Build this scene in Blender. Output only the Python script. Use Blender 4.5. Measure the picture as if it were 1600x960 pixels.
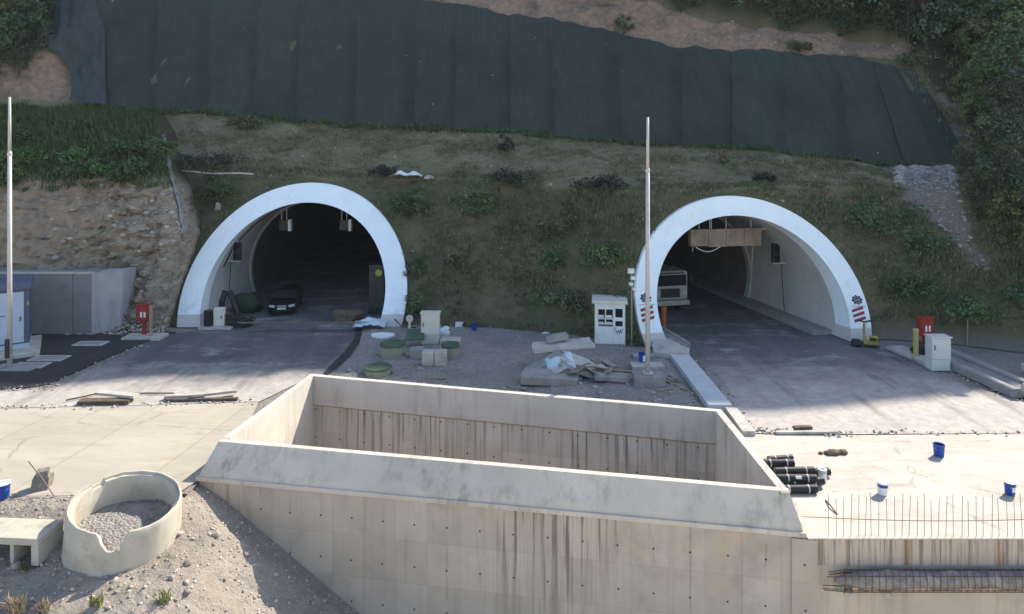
import bpy, bmesh, math, random
import numpy as np
from mathutils import Vector, Matrix, noise as mn
random.seed(7); RNG = np.random.default_rng(7)
for o in list(bpy.data.objects): bpy.data.objects.remove(o)
SC = bpy.context.scene; COL = SC.collection
R = math.radians
# ---------------------------------------------------------------- camera, sky, sun, exposure
F, CX, HY, CH = 1067.0, 800.0, 230.0, 10.0          # 24 mm lens 10 m above the road, level, shifted down
cam = bpy.data.cameras.new('camera'); cam.lens = 24.0075; cam.sensor_width = 36; cam.shift_y = -250/1600
cam.clip_start = .1; cam.clip_end = 3000
co = bpy.data.objects.new('camera', cam); co.location = (0, 0, CH); co.rotation_euler = (R(90), 0, 0)
COL.objects.link(co); SC.camera = co
SUN_EL, SUN_H = R(41), Vector((.75, .66, 0)).normalized()       # towards the sun, from behind the hill on the right
W = bpy.data.worlds.new('World'); SC.world = W; W.use_nodes = True
wn = W.node_tree.nodes; sky = wn.new('ShaderNodeTexSky'); sky.sky_type = 'NISHITA'; sky.sun_disc = False; sky.ozone_density = 1.3
sky.sun_elevation = SUN_EL; sky.sun_rotation = math.atan2(SUN_H.x, SUN_H.y)
W.node_tree.links.new(sky.outputs[0], wn['Background'].inputs[0]); wn['Background'].inputs[1].default_value = .15
sl = bpy.data.lights.new('sun', 'SUN'); sl.energy = 4.1; sl.angle = R(.55); sl.color = (1, .93, .80)
so = bpy.data.objects.new('sun', sl); COL.objects.link(so); so.location = (60, 60, 90)
sd = Vector((SUN_H.x*math.cos(SUN_EL), SUN_H.y*math.cos(SUN_EL), math.sin(SUN_EL)))
so.rotation_euler = sd.to_track_quat('Z', 'Y').to_euler()
SC.view_settings.view_transform = 'Standard'; SC.view_settings.look = 'None'
SC.view_settings.exposure = 1.1; SC.view_settings.gamma = 1.0
SC.render.engine = 'CYCLES'

# ---------------------------------------------------------------- helpers
def at(x, y, z=0.0):
    s = (y-HY)/(CH-z); return Vector(((x-CX)/s, F/s, z))
def atY(x, y, Y): return Vector(((x-CX)*Y/F, Y, CH-(y-HY)*Y/F))
def sc(y, z=0.0): return (y-HY)/(CH-z)                # pixels of the photograph per metre on a level plane

def tag(o, label=None, cat=None, group=None, kind=None):
    if label:
        o['label'] = label
        if not kind: o['kind'] = 'thing'
    if cat: o['category'] = cat
    if group: o['group'] = group
    if kind: o['kind'] = kind
    return o
def thing(name, label, cat, loc=(0, 0, 0), rz=0, group=None):
    o = bpy.data.objects.new(name, None); COL.objects.link(o); o.empty_display_size = .2
    o.location = loc; o.rotation_euler = (0, 0, rz)
    return tag(o, label, cat, group)
def kids(o): return [c for c in COL.objects if c.parent == o]
def copy_tree(o, parent=None):
    c = o.copy(); COL.objects.link(c); c.parent = parent
    if parent: c.matrix_parent_inverse = o.matrix_parent_inverse
    for ch in kids(o): copy_tree(ch, c)
    return c

class MB:
    def __init__(s): s.v = []; s.f = []; s.m = []
    def add(s, vs, fs, m=0):
        b = len(s.v); s.v += [tuple(v) for v in vs]; s.f += [tuple(i+b for i in f) for f in fs]; s.m += [m]*len(fs); return s
    def box(s, c, d, rz=0, m=0, rx=0, ry=0, taper=1.0):
        M = Matrix.Translation(c) @ Matrix.Rotation(rz, 4, 'Z') @ Matrix.Rotation(ry, 4, 'Y') @ Matrix.Rotation(rx, 4, 'X')
        vs = []
        for k in (-.5, .5):
            t = taper if k > 0 else 1
            for (i, j) in ((-.5, -.5), (.5, -.5), (.5, .5), (-.5, .5)): vs.append(M @ Vector((i*d[0]*t, j*d[1]*t, k*d[2])))
        return s.add(vs, [(3, 2, 1, 0), (4, 5, 6, 7), (0, 1, 5, 4), (1, 2, 6, 5), (2, 3, 7, 6), (3, 0, 4, 7)], m)
    def b0(s, x0, x1, y0, y1, z0, z1, m=0): return s.box(((x0+x1)/2, (y0+y1)/2, (z0+z1)/2), (x1-x0, y1-y0, z1-z0), m=m)
    def tube(s, pts, r, n=8, m=0, caps=True):
        pts = [Vector(p) for p in pts]; rs = r if isinstance(r, (list, tuple)) else [r]*len(pts)
        b = len(s.v); k = len(pts); up = None
        for i, p in enumerate(pts):
            d = (pts[min(i+1, k-1)]-pts[max(i-1, 0)]).normalized()
            if up is None: up = Vector((0, 0, 1)) if abs(d.z) < .9 else Vector((1, 0, 0))
            a = d.cross(up).normalized(); c = a.cross(d).normalized(); up = c
            for j in range(n):
                t = 2*math.pi*j/n; s.v.append(tuple(p+(a*math.cos(t)+c*math.sin(t))*rs[i]))
        for i in range(k-1):
            for j in range(n):
                s.f.append((b+i*n+j, b+i*n+(j+1) % n, b+(i+1)*n+(j+1) % n, b+(i+1)*n+j)); s.m.append(m)
        if caps:
            s.f.append(tuple(b+j for j in range(n))[::-1]); s.f.append(tuple(b+(k-1)*n+j for j in range(n))); s.m += [m, m]
        return s
    def lathe(s, prof, c=(0, 0, 0), n=24, m=0, M=None, mods=None):
        b = len(s.v); k = len(prof)
        for (r, z) in prof:
            for j in range(n):
                t = 2*math.pi*j/n; p = Vector((r*math.cos(t), r*math.sin(t), z))
                if M is not None: p = M @ p
                s.v.append(tuple(p+Vector(c)))
        for i in range(k-1):
            for j in range(n):
                s.f.append((b+i*n+j, b+i*n+(j+1) % n, b+(i+1)*n+(j+1) % n, b+(i+1)*n+j)); s.m.append(m)
        return s
    def cyl(s, c, r, h, n=20, m=0, r2=None):
        r2 = r if r2 is None else r2
        return s.lathe([(.0001, 0), (r, 0), (r2, h), (.0001, h)], c, n, m)
    def prism(s, poly, z0, z1, m=0):
        n = len(poly); vs = [(p[0], p[1], z0) for p in poly]+[(p[0], p[1], z1) for p in poly]
        fs = [tuple(range(n))[::-1], tuple(range(n, 2*n))]+[(i, (i+1) % n, n+(i+1) % n, n+i) for i in range(n)]
        return s.add(vs, fs, m)
    def grid(s, P, m=0, closed=False):
        h = len(P); w = len(P[0]); b = len(s.v)
        for row in P: s.v += [tuple(p) for p in row]
        for i in range(h-1):
            for j in range(w-1 + (1 if closed else 0)):
                s.f.append((b+i*w+j, b+i*w+(j+1) % w, b+(i+1)*w+(j+1) % w, b+(i+1)*w+j)); s.m.append(m)
        return s
    def rock(s, c, r, seed, m=0, sq=(1, 1, .7)):
        bm = bmesh.new(); bmesh.ops.create_icosphere(bm, subdivisions=2, radius=1)
        off = Vector((seed*3.1, seed*1.7, seed*.9)); vs = []
        for v in bm.verts:
            d = 1+.55*mn.noise(v.co*1.1+off)+.2*mn.noise(v.co*3+off)
            vs.append((c[0]+v.co.x*d*r*sq[0], c[1]+v.co.y*d*r*sq[1], c[2]+v.co.z*d*r*sq[2]))
        s.add(vs, [tuple(v.index for v in f.verts) for f in bm.faces], m); bm.free(); return s
    def build(s, name, mats, parent=None, smooth=False, bevel=0, loc=None, rz=0, seg=2, rough=0):
        me = bpy.data.meshes.new(name); me.from_pydata(s.v, [], s.f)
        if not isinstance(mats, (list, tuple)): mats = [mats]
        for m in mats: me.materials.append(m)
        me.polygons.foreach_set('material_index', s.m)
        if smooth: me.polygons.foreach_set('use_smooth', [True]*len(s.f))
        me.validate(); me.update()
        bm = bmesh.new(); bm.from_mesh(me); bmesh.ops.recalc_face_normals(bm, faces=bm.faces); bm.to_mesh(me); bm.free()
        o = bpy.data.objects.new(name, me); COL.objects.link(o)
        if parent: o.parent = parent
        if loc is not None: o.location = loc
        o.rotation_euler.z = rz
        if bevel:
            b = o.modifiers.new('bevel', 'BEVEL'); b.width = bevel; b.segments = seg; b.limit_method = 'ANGLE'; b.angle_limit = R(35)
        if rough: roughen(o, rough)
        return o
def roughen(o, amt, cuts=3, scale=2.0):
    me = o.data; bm = bmesh.new(); bm.from_mesh(me)
    L = [e for e in bm.edges if e.calc_length() > .25]
    if L: bmesh.ops.subdivide_edges(bm, edges=L, cuts=cuts, use_grid_fill=True)
    sd_ = Vector((random.random()*50, random.random()*50, 0))
    for v in bm.verts: v.co += Vector(mn.noise_vector(v.co*scale+sd_))*amt
    bm.to_mesh(me); bm.free()
def np_mesh(name, V, Fq, mat, col=None, parent=None, smooth=False):
    """V (n,3), Fq (m,3 or 4) numpy -> object; col is a per-vertex colour (n,3)"""
    me = bpy.data.meshes.new(name); n = len(V); m, k = Fq.shape
    me.vertices.add(n); me.vertices.foreach_set('co', np.ascontiguousarray(V, np.float32).ravel())
    me.loops.add(m*k); me.loops.foreach_set('vertex_index', np.ascontiguousarray(Fq, np.int32).ravel())
    me.polygons.add(m); me.polygons.foreach_set('loop_start', np.arange(0, m*k, k, dtype=np.int32))
    me.polygons.foreach_set('loop_total', np.full(m, k, np.int32))
    if smooth: me.polygons.foreach_set('use_smooth', np.ones(m, bool))
    me.update(calc_edges=True); me.validate()
    if col is not None:
        a = me.color_attributes.new('Col', 'FLOAT_COLOR', 'POINT')
        c4 = np.ones((n, 4), np.float32); c4[:, :3] = col; a.data.foreach_set('color', c4.ravel())
    me.materials.append(mat)
    o = bpy.data.objects.new(name, me); COL.objects.link(o)
    if parent: o.parent = parent
    return o

# ---------------------------------------------------------------- materials
class NT:
    def __init__(s, name):
        s.mat = bpy.data.materials.new(name); s.mat.use_nodes = True; s.t = s.mat.node_tree; s.n = s.t.nodes
        s.b = s.n['Principled BSDF']; s.b.inputs['Specular IOR Level'].default_value = .3
    def nd(s, k, **kw):
        x = s.n.new(k)
        for a, v in kw.items(): setattr(x, a, v)
        return x
    def ln(s, a, b): s.t.links.new(a, b)
    def pos(s):
        g = s.nd('ShaderNodeNewGeometry'); return g.outputs['Position']
    def obj(s): return s.nd('ShaderNodeTexCoord').outputs['Object']
    def map(s, v, scale=(1, 1, 1), rot=(0, 0, 0), loc=(0, 0, 0)):
        m = s.nd('ShaderNodeMapping'); m.inputs['Scale'].default_value = scale; m.inputs['Rotation'].default_value = rot; m.inputs['Location'].default_value = loc
        s.ln(v, m.inputs['Vector']); return m.outputs[0]
    def noise(s, v, scale, detail=6, rough=.6, dist=0):
        x = s.nd('ShaderNodeTexNoise'); x.inputs['Scale'].default_value = scale; x.inputs['Detail'].default_value = detail
        x.inputs['Roughness'].default_value = rough; x.inputs['Distortion'].default_value = dist; s.ln(v, x.inputs['Vector']); return x.outputs[0]
    def vor(s, v, scale, feat='F1', out='Distance'):
        x = s.nd('ShaderNodeTexVoronoi'); x.feature = feat; x.inputs['Scale'].default_value = scale; s.ln(v, x.inputs['Vector']); return x.outputs[out]
    def ramp(s, f, a, b, c0=0., c1=1.):
        x = s.nd('ShaderNodeMapRange'); x.clamp = True
        for i, q in enumerate((a, b, c0, c1)): x.inputs[i+1].default_value = q
        s.ln(f, x.inputs[0]); return x.outputs[0]
    def mix(s, f, a, b, mode='MIX'):
        x = s.nd('ShaderNodeMix', data_type='RGBA', blend_type=mode)
        for i, q in ((0, f), (6, a), (7, b)):
            if hasattr(q, 'links'): s.ln(q, x.inputs[i])
            elif i: x.inputs[i].default_value = (*q, 1) if len(q) == 3 else q
            else: x.inputs[i].default_value = q
        return x.outputs[2]
    def math(s, op, a, b=0.):
        x = s.nd('ShaderNodeMath', operation=op)
        for i, q in ((0, a), (1, b)):
            if hasattr(q, 'links'): s.ln(q, x.inputs[i])
            else: x.inputs[i].default_value = q
        return x.outputs[0]
    def sep(s, v):
        x = s.nd('ShaderNodeSeparateXYZ'); s.ln(v, x.inputs[0]); return x.outputs
    def attr(s, name='Col'): return s.nd('ShaderNodeVertexColor', layer_name=name).outputs[0]
    def bump(s, h, strength=.4, dist=.02):
        x = s.nd('ShaderNodeBump'); x.inputs['Strength'].default_value = strength; x.inputs['Distance'].default_value = dist
        s.ln(h, x.inputs['Height']); s.ln(x.outputs[0], s.b.inputs['Normal'])
    def done(s, col, rough=.85, metal=0.):
        if hasattr(col, 'links'): s.ln(col, s.b.inputs['Base Color'])
        else: s.b.inputs['Base Color'].default_value = (*col, 1)
        s.b.inputs['Roughness'].default_value = rough; s.b.inputs['Metallic'].default_value = metal
        return s.mat
def pm(name, c1, c2=None, scale=3., rough=.8, metal=0., bump=.15, bscale=None, dirt=None, dscale=.8, damt=.5, bdist=.01):
    t = NT(name); p = t.pos(); c2 = c2 or tuple(x*.75 for x in c1)
    n = t.noise(p, scale); c = t.mix(t.ramp(n, .35, .65), c1, c2)
    if dirt: c = t.mix(t.ramp(t.noise(p, dscale, 8, .7), .5, .7, 0, damt), c, dirt)
    if bump: t.bump(t.noise(p, bscale or scale*6, 4), bump, bdist)
    return t.done(c, rough, metal)

M = {}
M['steel'] = pm('galvanised_steel', (.50, .48, .44), (.43, .41, .38), 4, .6, 0., .05)
M['dark_metal'] = pm('dark_metal', (.03, .03, .032), (.05, .05, .05), 5, .5, .3)
M['black'] = pm('black_plastic', (.014, .014, .015), (.022, .022, .024), 6, .45)
M['tyre'] = pm('tyre_rubber', (.02, .02, .02), (.03, .03, .028), 8, .8)
M['glass'] = NT('dark_glass').done((.012, .015, .018), .08)
M['white'] = pm('white_paint', (.74, .74, .72), (.66, .66, .63), 2, .5, dirt=(.4, .36, .3), damt=.35)
M['cream'] = pm('cream_enamel', (.60, .57, .49), (.56, .53, .46), 2, .5, dirt=(.4, .36, .28), damt=.3)
M['grey_cab'] = pm('grey_enamel', (.58, .58, .55), (.53, .53, .5), 2, .5)
M['blue_cab'] = pm('pale_blue_enamel', (.42, .47, .55), (.38, .43, .51), 2, .5)
M['navy'] = pm('navy_blue_paint', (.085, .11, .17), (.075, .095, .15), 3, .5)
M['blue'] = pm('blue_plastic', (.012, .06, .30), (.01, .05, .25), 4, .45)
M['red'] = pm('red_paint', (.30, .025, .018), (.22, .02, .016), 4, .5)
M['orange'] = pm('orange_plastic', (.42, .10, .03), (.36, .08, .025), 4, .6)
M['yellow'] = pm('yellow_paint', (.42, .31, .05), (.30, .23, .05), 4, .55, dirt=(.1, .08, .05), dscale=5)
M['wood'] = pm('weathered_wood', (.34, .26, .17), (.24, .19, .13), 5, .8, bump=.3)
M['paleblock'] = pm('pale_concrete', (.47, .44, .39), (.38, .36, .32), 2.5, .9, bump=.4, dirt=(.2, .18, .15), dscale=1.5, damt=.6)
M['greyblock'] = pm('grey_concrete', (.30, .29, .27), (.24, .23, .22), 2.5, .9, bump=.4, dirt=(.16, .15, .13), dscale=1.7, damt=.6)
M['ringcon'] = pm('cream_precast_concrete', (.50, .45, .37), (.42, .375, .30), 1.4, .9, bump=.4, dirt=(.28, .24, .185), dscale=1.6, damt=.75)
M['lump'] = pm('rough_lump', (.26, .235, .20), (.14, .125, .105), 6, .95, bump=.8, bdist=.03)
M['stone_one'] = pm('dusty_stone', (.36, .31, .26), (.24, .21, .18), 6, .95, bump=.6, bdist=.02)
M['green'] = pm('green_plastic', (.055, .09, .055), (.075, .115, .072), 4, .6, dirt=(.2, .2, .16), damt=.5)
M['olive'] = pm('dusty_green_plastic', (.23, .24, .17), (.27, .26, .19), 4, .7, dirt=(.3, .28, .22), damt=.6)
M['tarp'] = pm('pale_blue_plastic_sheet', (.50, .60, .66), (.42, .52, .58), 3, .4, bump=.4, bscale=6, bdist=.05)
M['bag'] = pm('white_woven_sheet', (.75, .76, .76), (.66, .67, .68), 3, .6)
M['rust'] = pm('rusty_steel', (.16, .085, .05), (.10, .06, .04), 12, .8)
M['rebar'] = pm('rusted_rebar', (.22, .155, .115), (.16, .115, .085), 12, .7)
M['cardboard'] = pm('weathered_brown_board', (.34, .27, .21), (.25, .195, .15), 1.6, .8, dirt=(.16, .12, .09), dscale=1.3, damt=.8)
M['emblem_navy'] = pm('emblem_navy', (.03, .028, .05), (.03, .028, .05), 3, .5, bump=0)
M['emblem_red'] = pm('emblem_red', (.30, .03, .045), (.25, .03, .04), 3, .5, bump=0)
M['emblem_grey'] = pm('emblem_grey', (.28, .29, .34), (.28, .29, .34), 3, .5, bump=0)
M['yellow_label'] = pm('yellow_label', (.36, .36, .06), None, 3, .5)
M['lamp'] = pm('lamp_glass', (.75, .75, .72), (.7, .7, .68), 3, .3)
M['truck'] = pm('beige_truck_paint', (.40, .37, .30), (.33, .30, .25), 2, .45, dirt=(.25, .22, .18), damt=.5)
M['carpaint'] = NT('black_car_paint').done((.008, .008, .01), .18)
M['chrome'] = pm('headlamp_glass', (.5, .5, .48), (.4, .4, .4), 6, .15)
M['debris'] = pm('brown_debris', (.14, .10, .07), (.07, .055, .04), 6, .9)
M['bark'] = pm('bark', (.09, .07, .05), (.06, .05, .04), 6, .9)

def wall_mat(name, base, du, streak=.7, rust=.3, panel=(.95, 1.2), top=0.0, lo=.0, blotch=.5, ties=None, n2w=(.44, .60), cl=None):
    """board-formed concrete: panels, joints, vertical run-off streaks; du = unit direction along the wall"""
    t = NT(name); p = t.pos(); s = t.sep(p)
    u = t.math('ADD', t.math('MULTIPLY', s[0], du[0]), t.math('MULTIPLY', s[1], du[1]))
    cv = t.nd('ShaderNodeCombineXYZ'); t.ln(u, cv.inputs[0]); t.ln(s[2], cv.inputs[1]); uv = cv.outputs[0]
    b2 = tuple(x*.86 for x in base); c = t.mix(t.ramp(t.noise(uv, .9, 7, .65), .35, .68), base, b2)
    br = t.nd('ShaderNodeTexBrick'); br.offset = 0; br.inputs['Scale'].default_value = 1
    br.inputs['Brick Width'].default_value = panel[0]; br.inputs['Row Height'].default_value = panel[1]
    br.inputs['Mortar Size'].default_value = .008; br.inputs['Mortar Smooth'].default_value = .6; br.inputs['Bias'].default_value = 0
    br.inputs['Color1'].default_value = (1, 1, 1, 1); br.inputs['Color2'].default_value = (.84, .83, .81, 1); br.inputs['Mortar'].default_value = (.68, .66, .63, 1)
    t.ln(uv, br.inputs['Vector']); c = t.mix(.85, c, br.outputs[0], 'MULTIPLY')
    # streaks
    n1 = t.noise(t.map(uv, (5.5, .16, 1)), 1, 5, .65); n2 = t.noise(t.map(uv, (.30, .12, 1), loc=(3, 7, 0)), 1, 3)
    n3 = t.noise(t.map(uv, (16, .3, 1)), 1, 3)
    if cl: n2 = t.math('ADD', t.math('MULTIPLY', n2, .86), t.ramp(t.math('ABSOLUTE', t.math('SUBTRACT', u, cl[0])), cl[1], 0, 0, .30))
    m = t.math('MULTIPLY', t.ramp(n1, .49, .60), t.ramp(n2, n2w[0], n2w[1], .04, 1))
    d = t.ramp(s[2], top-3.2, top, .3, 1); m = t.math('MULTIPLY', t.math('MULTIPLY', m, d), streak)
    c = t.mix(m, c, (base[0]*.36, base[1]*.33, base[2]*.31))
    c = t.mix(t.math('MULTIPLY', t.ramp(n3, .56, .75, 0, .45), t.ramp(n2, .42, .6, .15, 1)), c, tuple(x*.5 for x in base))
    r1 = t.noise(t.map(uv, (3.1, .12, 1), loc=(9, 1, 0)), 1, 4)
    c = t.mix(t.math('MULTIPLY', t.ramp(r1, .55, .66), t.math('MULTIPLY', d, rust)), c, (.30, .15, .06))
    bl = t.noise(uv, .45, 8, .7); c = t.mix(t.ramp(t.noise(uv, .6, 4), .58, .70, 0, .45), c, (base[0]*.95, base[1]*.82, base[2]*.62)); c = t.mix(t.ramp(bl, .54, .66, 0, blotch), c, (base[0]*.62, base[1]*.62, base[2]*.63))
    c = t.mix(t.ramp(t.noise(uv, 1.7, 8, .75), .64, .72, 0, .35), c, tuple(min(.8, x*1.3) for x in base))
    if ties:                                            # formwork tie holes on a grid
        su, u0, sz, z0, r = ties; w_ = t.math('MULTIPLY', t.math('SUBTRACT', t.noise(uv, .7, 2), .5), .10)
        fu = t.math('MULTIPLY', t.math('SUBTRACT', t.math('FRACT', t.math('DIVIDE', t.math('ADD', t.math('ADD', u, w_), 1000*su-u0), su)), .5), su)
        fz = t.math('MULTIPLY', t.math('SUBTRACT', t.math('FRACT', t.math('DIVIDE', t.math('ADD', t.math('ADD', s[2], w_), 1000*sz-z0), sz)), .5), sz)
        dd = t.math('SQRT', t.math('ADD', t.math('MULTIPLY', fu, fu), t.math('MULTIPLY', fz, fz)))
        drip = t.math('MULTIPLY', t.ramp(t.math('ABSOLUTE', fu), .045, .01), t.ramp(t.noise(t.map(uv, (.9, .6, 1)), 1, 2), .52, .6, 0, .30)); c = t.mix(drip, c, (.16, .105, .065))
        c = t.mix(t.ramp(dd, r*1.25, r*.8), c, (.02, .017, .014))
    t.bump(t.noise(p, 9, 6), .3, .01)
    return t.done(c, .9)
def weathered(name, base, sc1=.6, blotch=.4, warm=None):
    t = NT(name); p = t.pos()
    c = t.mix(t.ramp(t.noise(p, sc1, 8, .65), .35, .68), base, tuple(x*.8 for x in base))
    c = t.mix(t.ramp(t.noise(t.map(p, (.7, .7, 1)), .5, 9, .75), .55, .68, 0, blotch), c, tuple(x*.55 for x in base))
    c = t.mix(t.ramp(t.noise(p, 5, 6, .7), .58, .70, 0, .4), c, tuple(x*.7 for x in base))
    c = t.mix(t.math('MULTIPLY', t.ramp(t.noise(t.map(p, (2.6, 2.6, .18)), 1, 5, .7), .50, .64), t.ramp(t.noise(p, .35, 3), .38, .6, .05, .75)), c, tuple(x*.52 for x in base)); c = t.mix(t.ramp(t.noise(p, 22, 4, .7), .60, .70, 0, .35), c, tuple(x*.5 for x in base))
    if warm: c = t.mix(t.ramp(t.noise(p, .35, 5), .5, .62, 0, .5), c, warm)
    t.bump(t.noise(p, 12, 6), .25, .01)
    return t.done(c, .9)

# ---------------------------------------------------------------- fitted portals
class Portal:
    def __init__(s, X, Y, yaw, r, c, th, tilt, skew, sx):
        s.X, s.Y, s.r, s.c, s.th, s.tilt, s.skew, s.sx = X, Y, r, c, th, tilt, skew, sx
        s.ax = Vector((math.sin(yaw), math.cos(yaw), 0)); s.la = Vector((math.cos(yaw), -math.sin(yaw), 0))
        s.eu = s.la+s.ax*skew; s.ez = Vector((0, 0, 1))+s.ax*tilt; s.o = Vector((X, Y, 0))
        s.nrm = s.eu.cross(s.ez).normalized()
        if s.nrm.y > 0: s.nrm = -s.nrm
    def prof(s, r, n=64, zlow=0):
        a0 = math.asin(min(.95, (s.c-zlow)/r)); return [(s.sx*r*math.cos(a), s.c+r*math.sin(a)) for a in np.linspace(-a0, math.pi+a0, n)]
    def pt(s, u, z, off=0, d=0): return s.o+s.eu*u+s.ez*z+s.nrm*off+s.ax*d
    def px(s, x, y):
        d = Vector(((x-CX)/F, 1, -(y-HY)/F)); c = Vector((0, 0, CH)); k = (s.o-c).dot(s.nrm)/d.dot(s.nrm); P = c+d*k-s.o
        z = P.z; u = (P-s.ez*z).dot(s.la); return u, z
    def inside(s, p, r):                    # inside the tube of radius r, along the axis
        q = Vector(p)-s.o; u = q.dot(s.la)/s.sx; return u*u+(q.z-s.c)**2 < r*r
PL = Portal(-12.377, 37.909, -.062, 6.152, 1.581, 1.184, .698, -.057, 1.044)
PR = Portal(12.646, 34.687, -.212, 5.711, 1.593, 1.028, .403, -.128, 1.073)

# ---------------------------------------------------------------- terrain
def lerp(tab, x):
    xs = [t[0] for t in tab]; return np.array([np.interp(x, xs, [t[i] for t in tab]) for i in range(1, len(tab[0]))])
FOOT = [(-120, 38.5, 0), (-22, 38.4, 0), (-13, 38.4, 0), (-5, 38.5, 0), (-2.5, 37.8, 0), (0, 37.4, 0), (4, 35.7, 0), (7, 34.6, 0), (12, 35.2, 0), (19, 35.6, 0), (22.6, 34.6, 0), (26, 32.5, 0), (30, 29.5, 0), (45, 24, 0), (120, 8, 0)]
TERR = [(-120, 46, 9), (-45, 45, 8.5), (-30, 44.8, 8.3), (-13, 44.3, 8.1), (0, 43.6, 7.75), (4, 39.8, 7.7), (7, 38.4, 7.7), (12, 38.9, 7.75), (20, 39.6, 7.6), (24, 39.3, 7.5), (30, 38, 8), (45, 34, 8), (120, 20, 8)]
NETF = [(-120, 52, 15), (-45, 52, 14.5), (-31, 52, 13.2), (-19.5, 52, 12.5), (-9.7, 52, 11.7), (0, 51, 11.1), (9.1, 48.5, 10.36), (17.6, 47, 9.78), (25.4, 46, 8.85), (29.3, 46, 8.7), (45, 45, 10), (120, 38, 12)]
NETM = [(-120, 53, 18), (-36, 53, 17.2), (-34.4, 56.2, 17.6), (-9.7, 56.5, 16.8), (0, 55.2, 15.9), (9.1, 52, 14.6), (17.6, 50.4, 13.4), (29.3, 49.3, 12.6), (45, 47, 13), (120, 42, 15)]
NETT = [(-120, 63, 28), (-31, 63, 26), (-23.6, 63, 25.3), (-6.4, 62, 22.9), (5.6, 60, 20.7), (13.6, 56, 18.1), (20.4, 54.5, 17.4), (29.8, 53, 16.7), (45, 52, 17), (120, 46, 18)]
ROCK = [(-120, 66, 30), (-30, 66, 29), (-6, 65, 27.5), (5.6, 62.5, 24.35), (11, 59.5, 22.8), (16, 57.2, 20.9), (23, 56, 19.5), (30, 54.6, 18.4), (45, 53.5, 19), (120, 48, 20)]
# the ridge that throws the shade over the portals: sun rays through the shade's edge on the ground
EDGE = [(-25, 28.2), (-21.3, 28.4), (-19.3, 28.8), (-11.7, 31.0), (-8.7, 30.7), (-6.5, 30.1), (-4, 28.2), (0, 26.9), (5, 25.6), (8, 25.9), (9.5, 25.4), (15.2, 27.0), (20.7, 28.5), (26, 28.8)]
RD = 75.0; RZ = RD*math.tan(SUN_EL)
RIDGE = [(-120, 86, RZ+14), (10, 85, RZ+10), (24, 82, RZ+3)]+[(x+RD*SUN_H.x, y+RD*SUN_H.y, RZ) for x, y in EDGE]+[(95, 76, RZ+6), (120, 70, RZ+8)]
BREAK = [FOOT, TERR, NETF, NETM, NETT, ROCK, RIDGE]
def hill_raw(x, k):                                   # k in 0..6 along the break lines
    i = min(int(k), 5); a = lerp(BREAK[i], x); b = lerp(BREAK[i+1], x); t = k-i
    return a+(b-a)*t
def hill(x, k, off=0.0):
    y, z = hill_raw(x, k); p = Vector((x, y, z))
    amp = .32 if k < 5 else (.5 if k < 5.8 else .9)
    if k < .12: amp *= k/.12
    n = mn.noise_vector(p*.45)*amp*.55+mn.noise_vector(p*1.3)*amp*.3+mn.noise_vector(p*.15+Vector((5, 0, 0)))*amp*.8
    if 4 < k < 5.2:
        n += mn.noise_vector(Vector((x*.6, y*.6, z*.3)))*.7
    q = p+Vector((n.x*.2, n.y, n.z*.8))
    if k >= 5.9: q = p+Vector((0, 0, mn.noise(p*.33)*.9+mn.noise(p*.9)*.5))
    if k < 1.25:
        for P in (PL, PR):
            u = (q.x-P.X-P.ax.x*P.tilt*q.z)/P.eu.x; rr = math.hypot(u/P.sx, q.z-P.c)
            if rr < P.r+2.2:
                fy = P.o.y+P.eu.y*u+P.ez.y*q.z+.28; t_ = min(1, max(0, (rr-P.r-.2)/2.0)); t_ = t_*t_*(3-2*t_); w_ = min(1, max(0, (1.25-k)/.25)); q.y = q.y*(t_*w_+1-w_)+fy*(1-t_)*w_
    if off:
        q += Vector((0, -.75, .66))*off
    return q
# zones given as outlines on the slope (seen from the camera point)
def proj(p): return CX+F*p[0]/p[1], HY-F*(p[2]-CH)/p[1]
def inpoly(x, y, P):
    c = False; j = len(P)-1
    for i in range(len(P)):
        if (P[i][1] > y) != (P[j][1] > y) and x < (P[j][0]-P[i][0])*(y-P[i][1])/(P[j][1]-P[i][1])+P[i][0]: c = not c
        j = i
    return c
GULLY = [(1400, 262), (1490, 262), (1500, 310), (1516, 370), (1548, 425), (1527, 418), (1480, 365), (1420, 318), (1405, 290)]
GULLY2 = [(1462, 140), (1480, 150), (1520, 205), (1515, 250), (1490, 245), (1475, 200), (1490, 185)]
xs = np.concatenate([np.arange(-120, -42, 2.), np.arange(-42, -22, .6), np.arange(-22, 30, .3), np.arange(30, 46, .5), np.arange(46, 121, 1.5)])
ks = np.concatenate([np.linspace(0, 1, 34), np.linspace(1, 2, 26)[1:], np.linspace(2, 4, 34)[1:], np.linspace(4, 5, 14)[1:], np.linspace(5, 6, 26)[1:]])
V = []; C = []; Fc = []
for k in ks:
    for x in xs:
        p = hill(x, k); V.append(p); X_, Y_ = proj(p); j1 = mn.noise(p*.8)*14; j2 = mn.noise(p*.8+Vector((9, 9, 9)))*14
        rock = 1.0 if (4 < k < 5 and -12 < x < 33) else 0.0
        scree = 1.0 if (inpoly(X_+j1, Y_+j2, GULLY) or inpoly(X_+j1*.5, Y_+j2*.5, GULLY2)) and x < 45 else 0.0
        earth = 1.0 if (2 <= k < 3.0 and x < -33.2-(k-2)*1.7) else 0.0
        dirt = max(0, 1-k/.10) if x > 18.5 else 0.0
        terr = 1.0 if (1 <= k <= 2.02 and not scree) else 0.0
        C.append((max(rock, 0), max(scree, dirt), terr if not earth else .0)); C[-1] = C[-1] if not earth else (.0, .0, .0)
        if earth: C[-1] = (1., 0, 0)
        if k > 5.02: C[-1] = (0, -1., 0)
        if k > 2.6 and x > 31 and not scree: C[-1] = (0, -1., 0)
w = len(xs)
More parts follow.
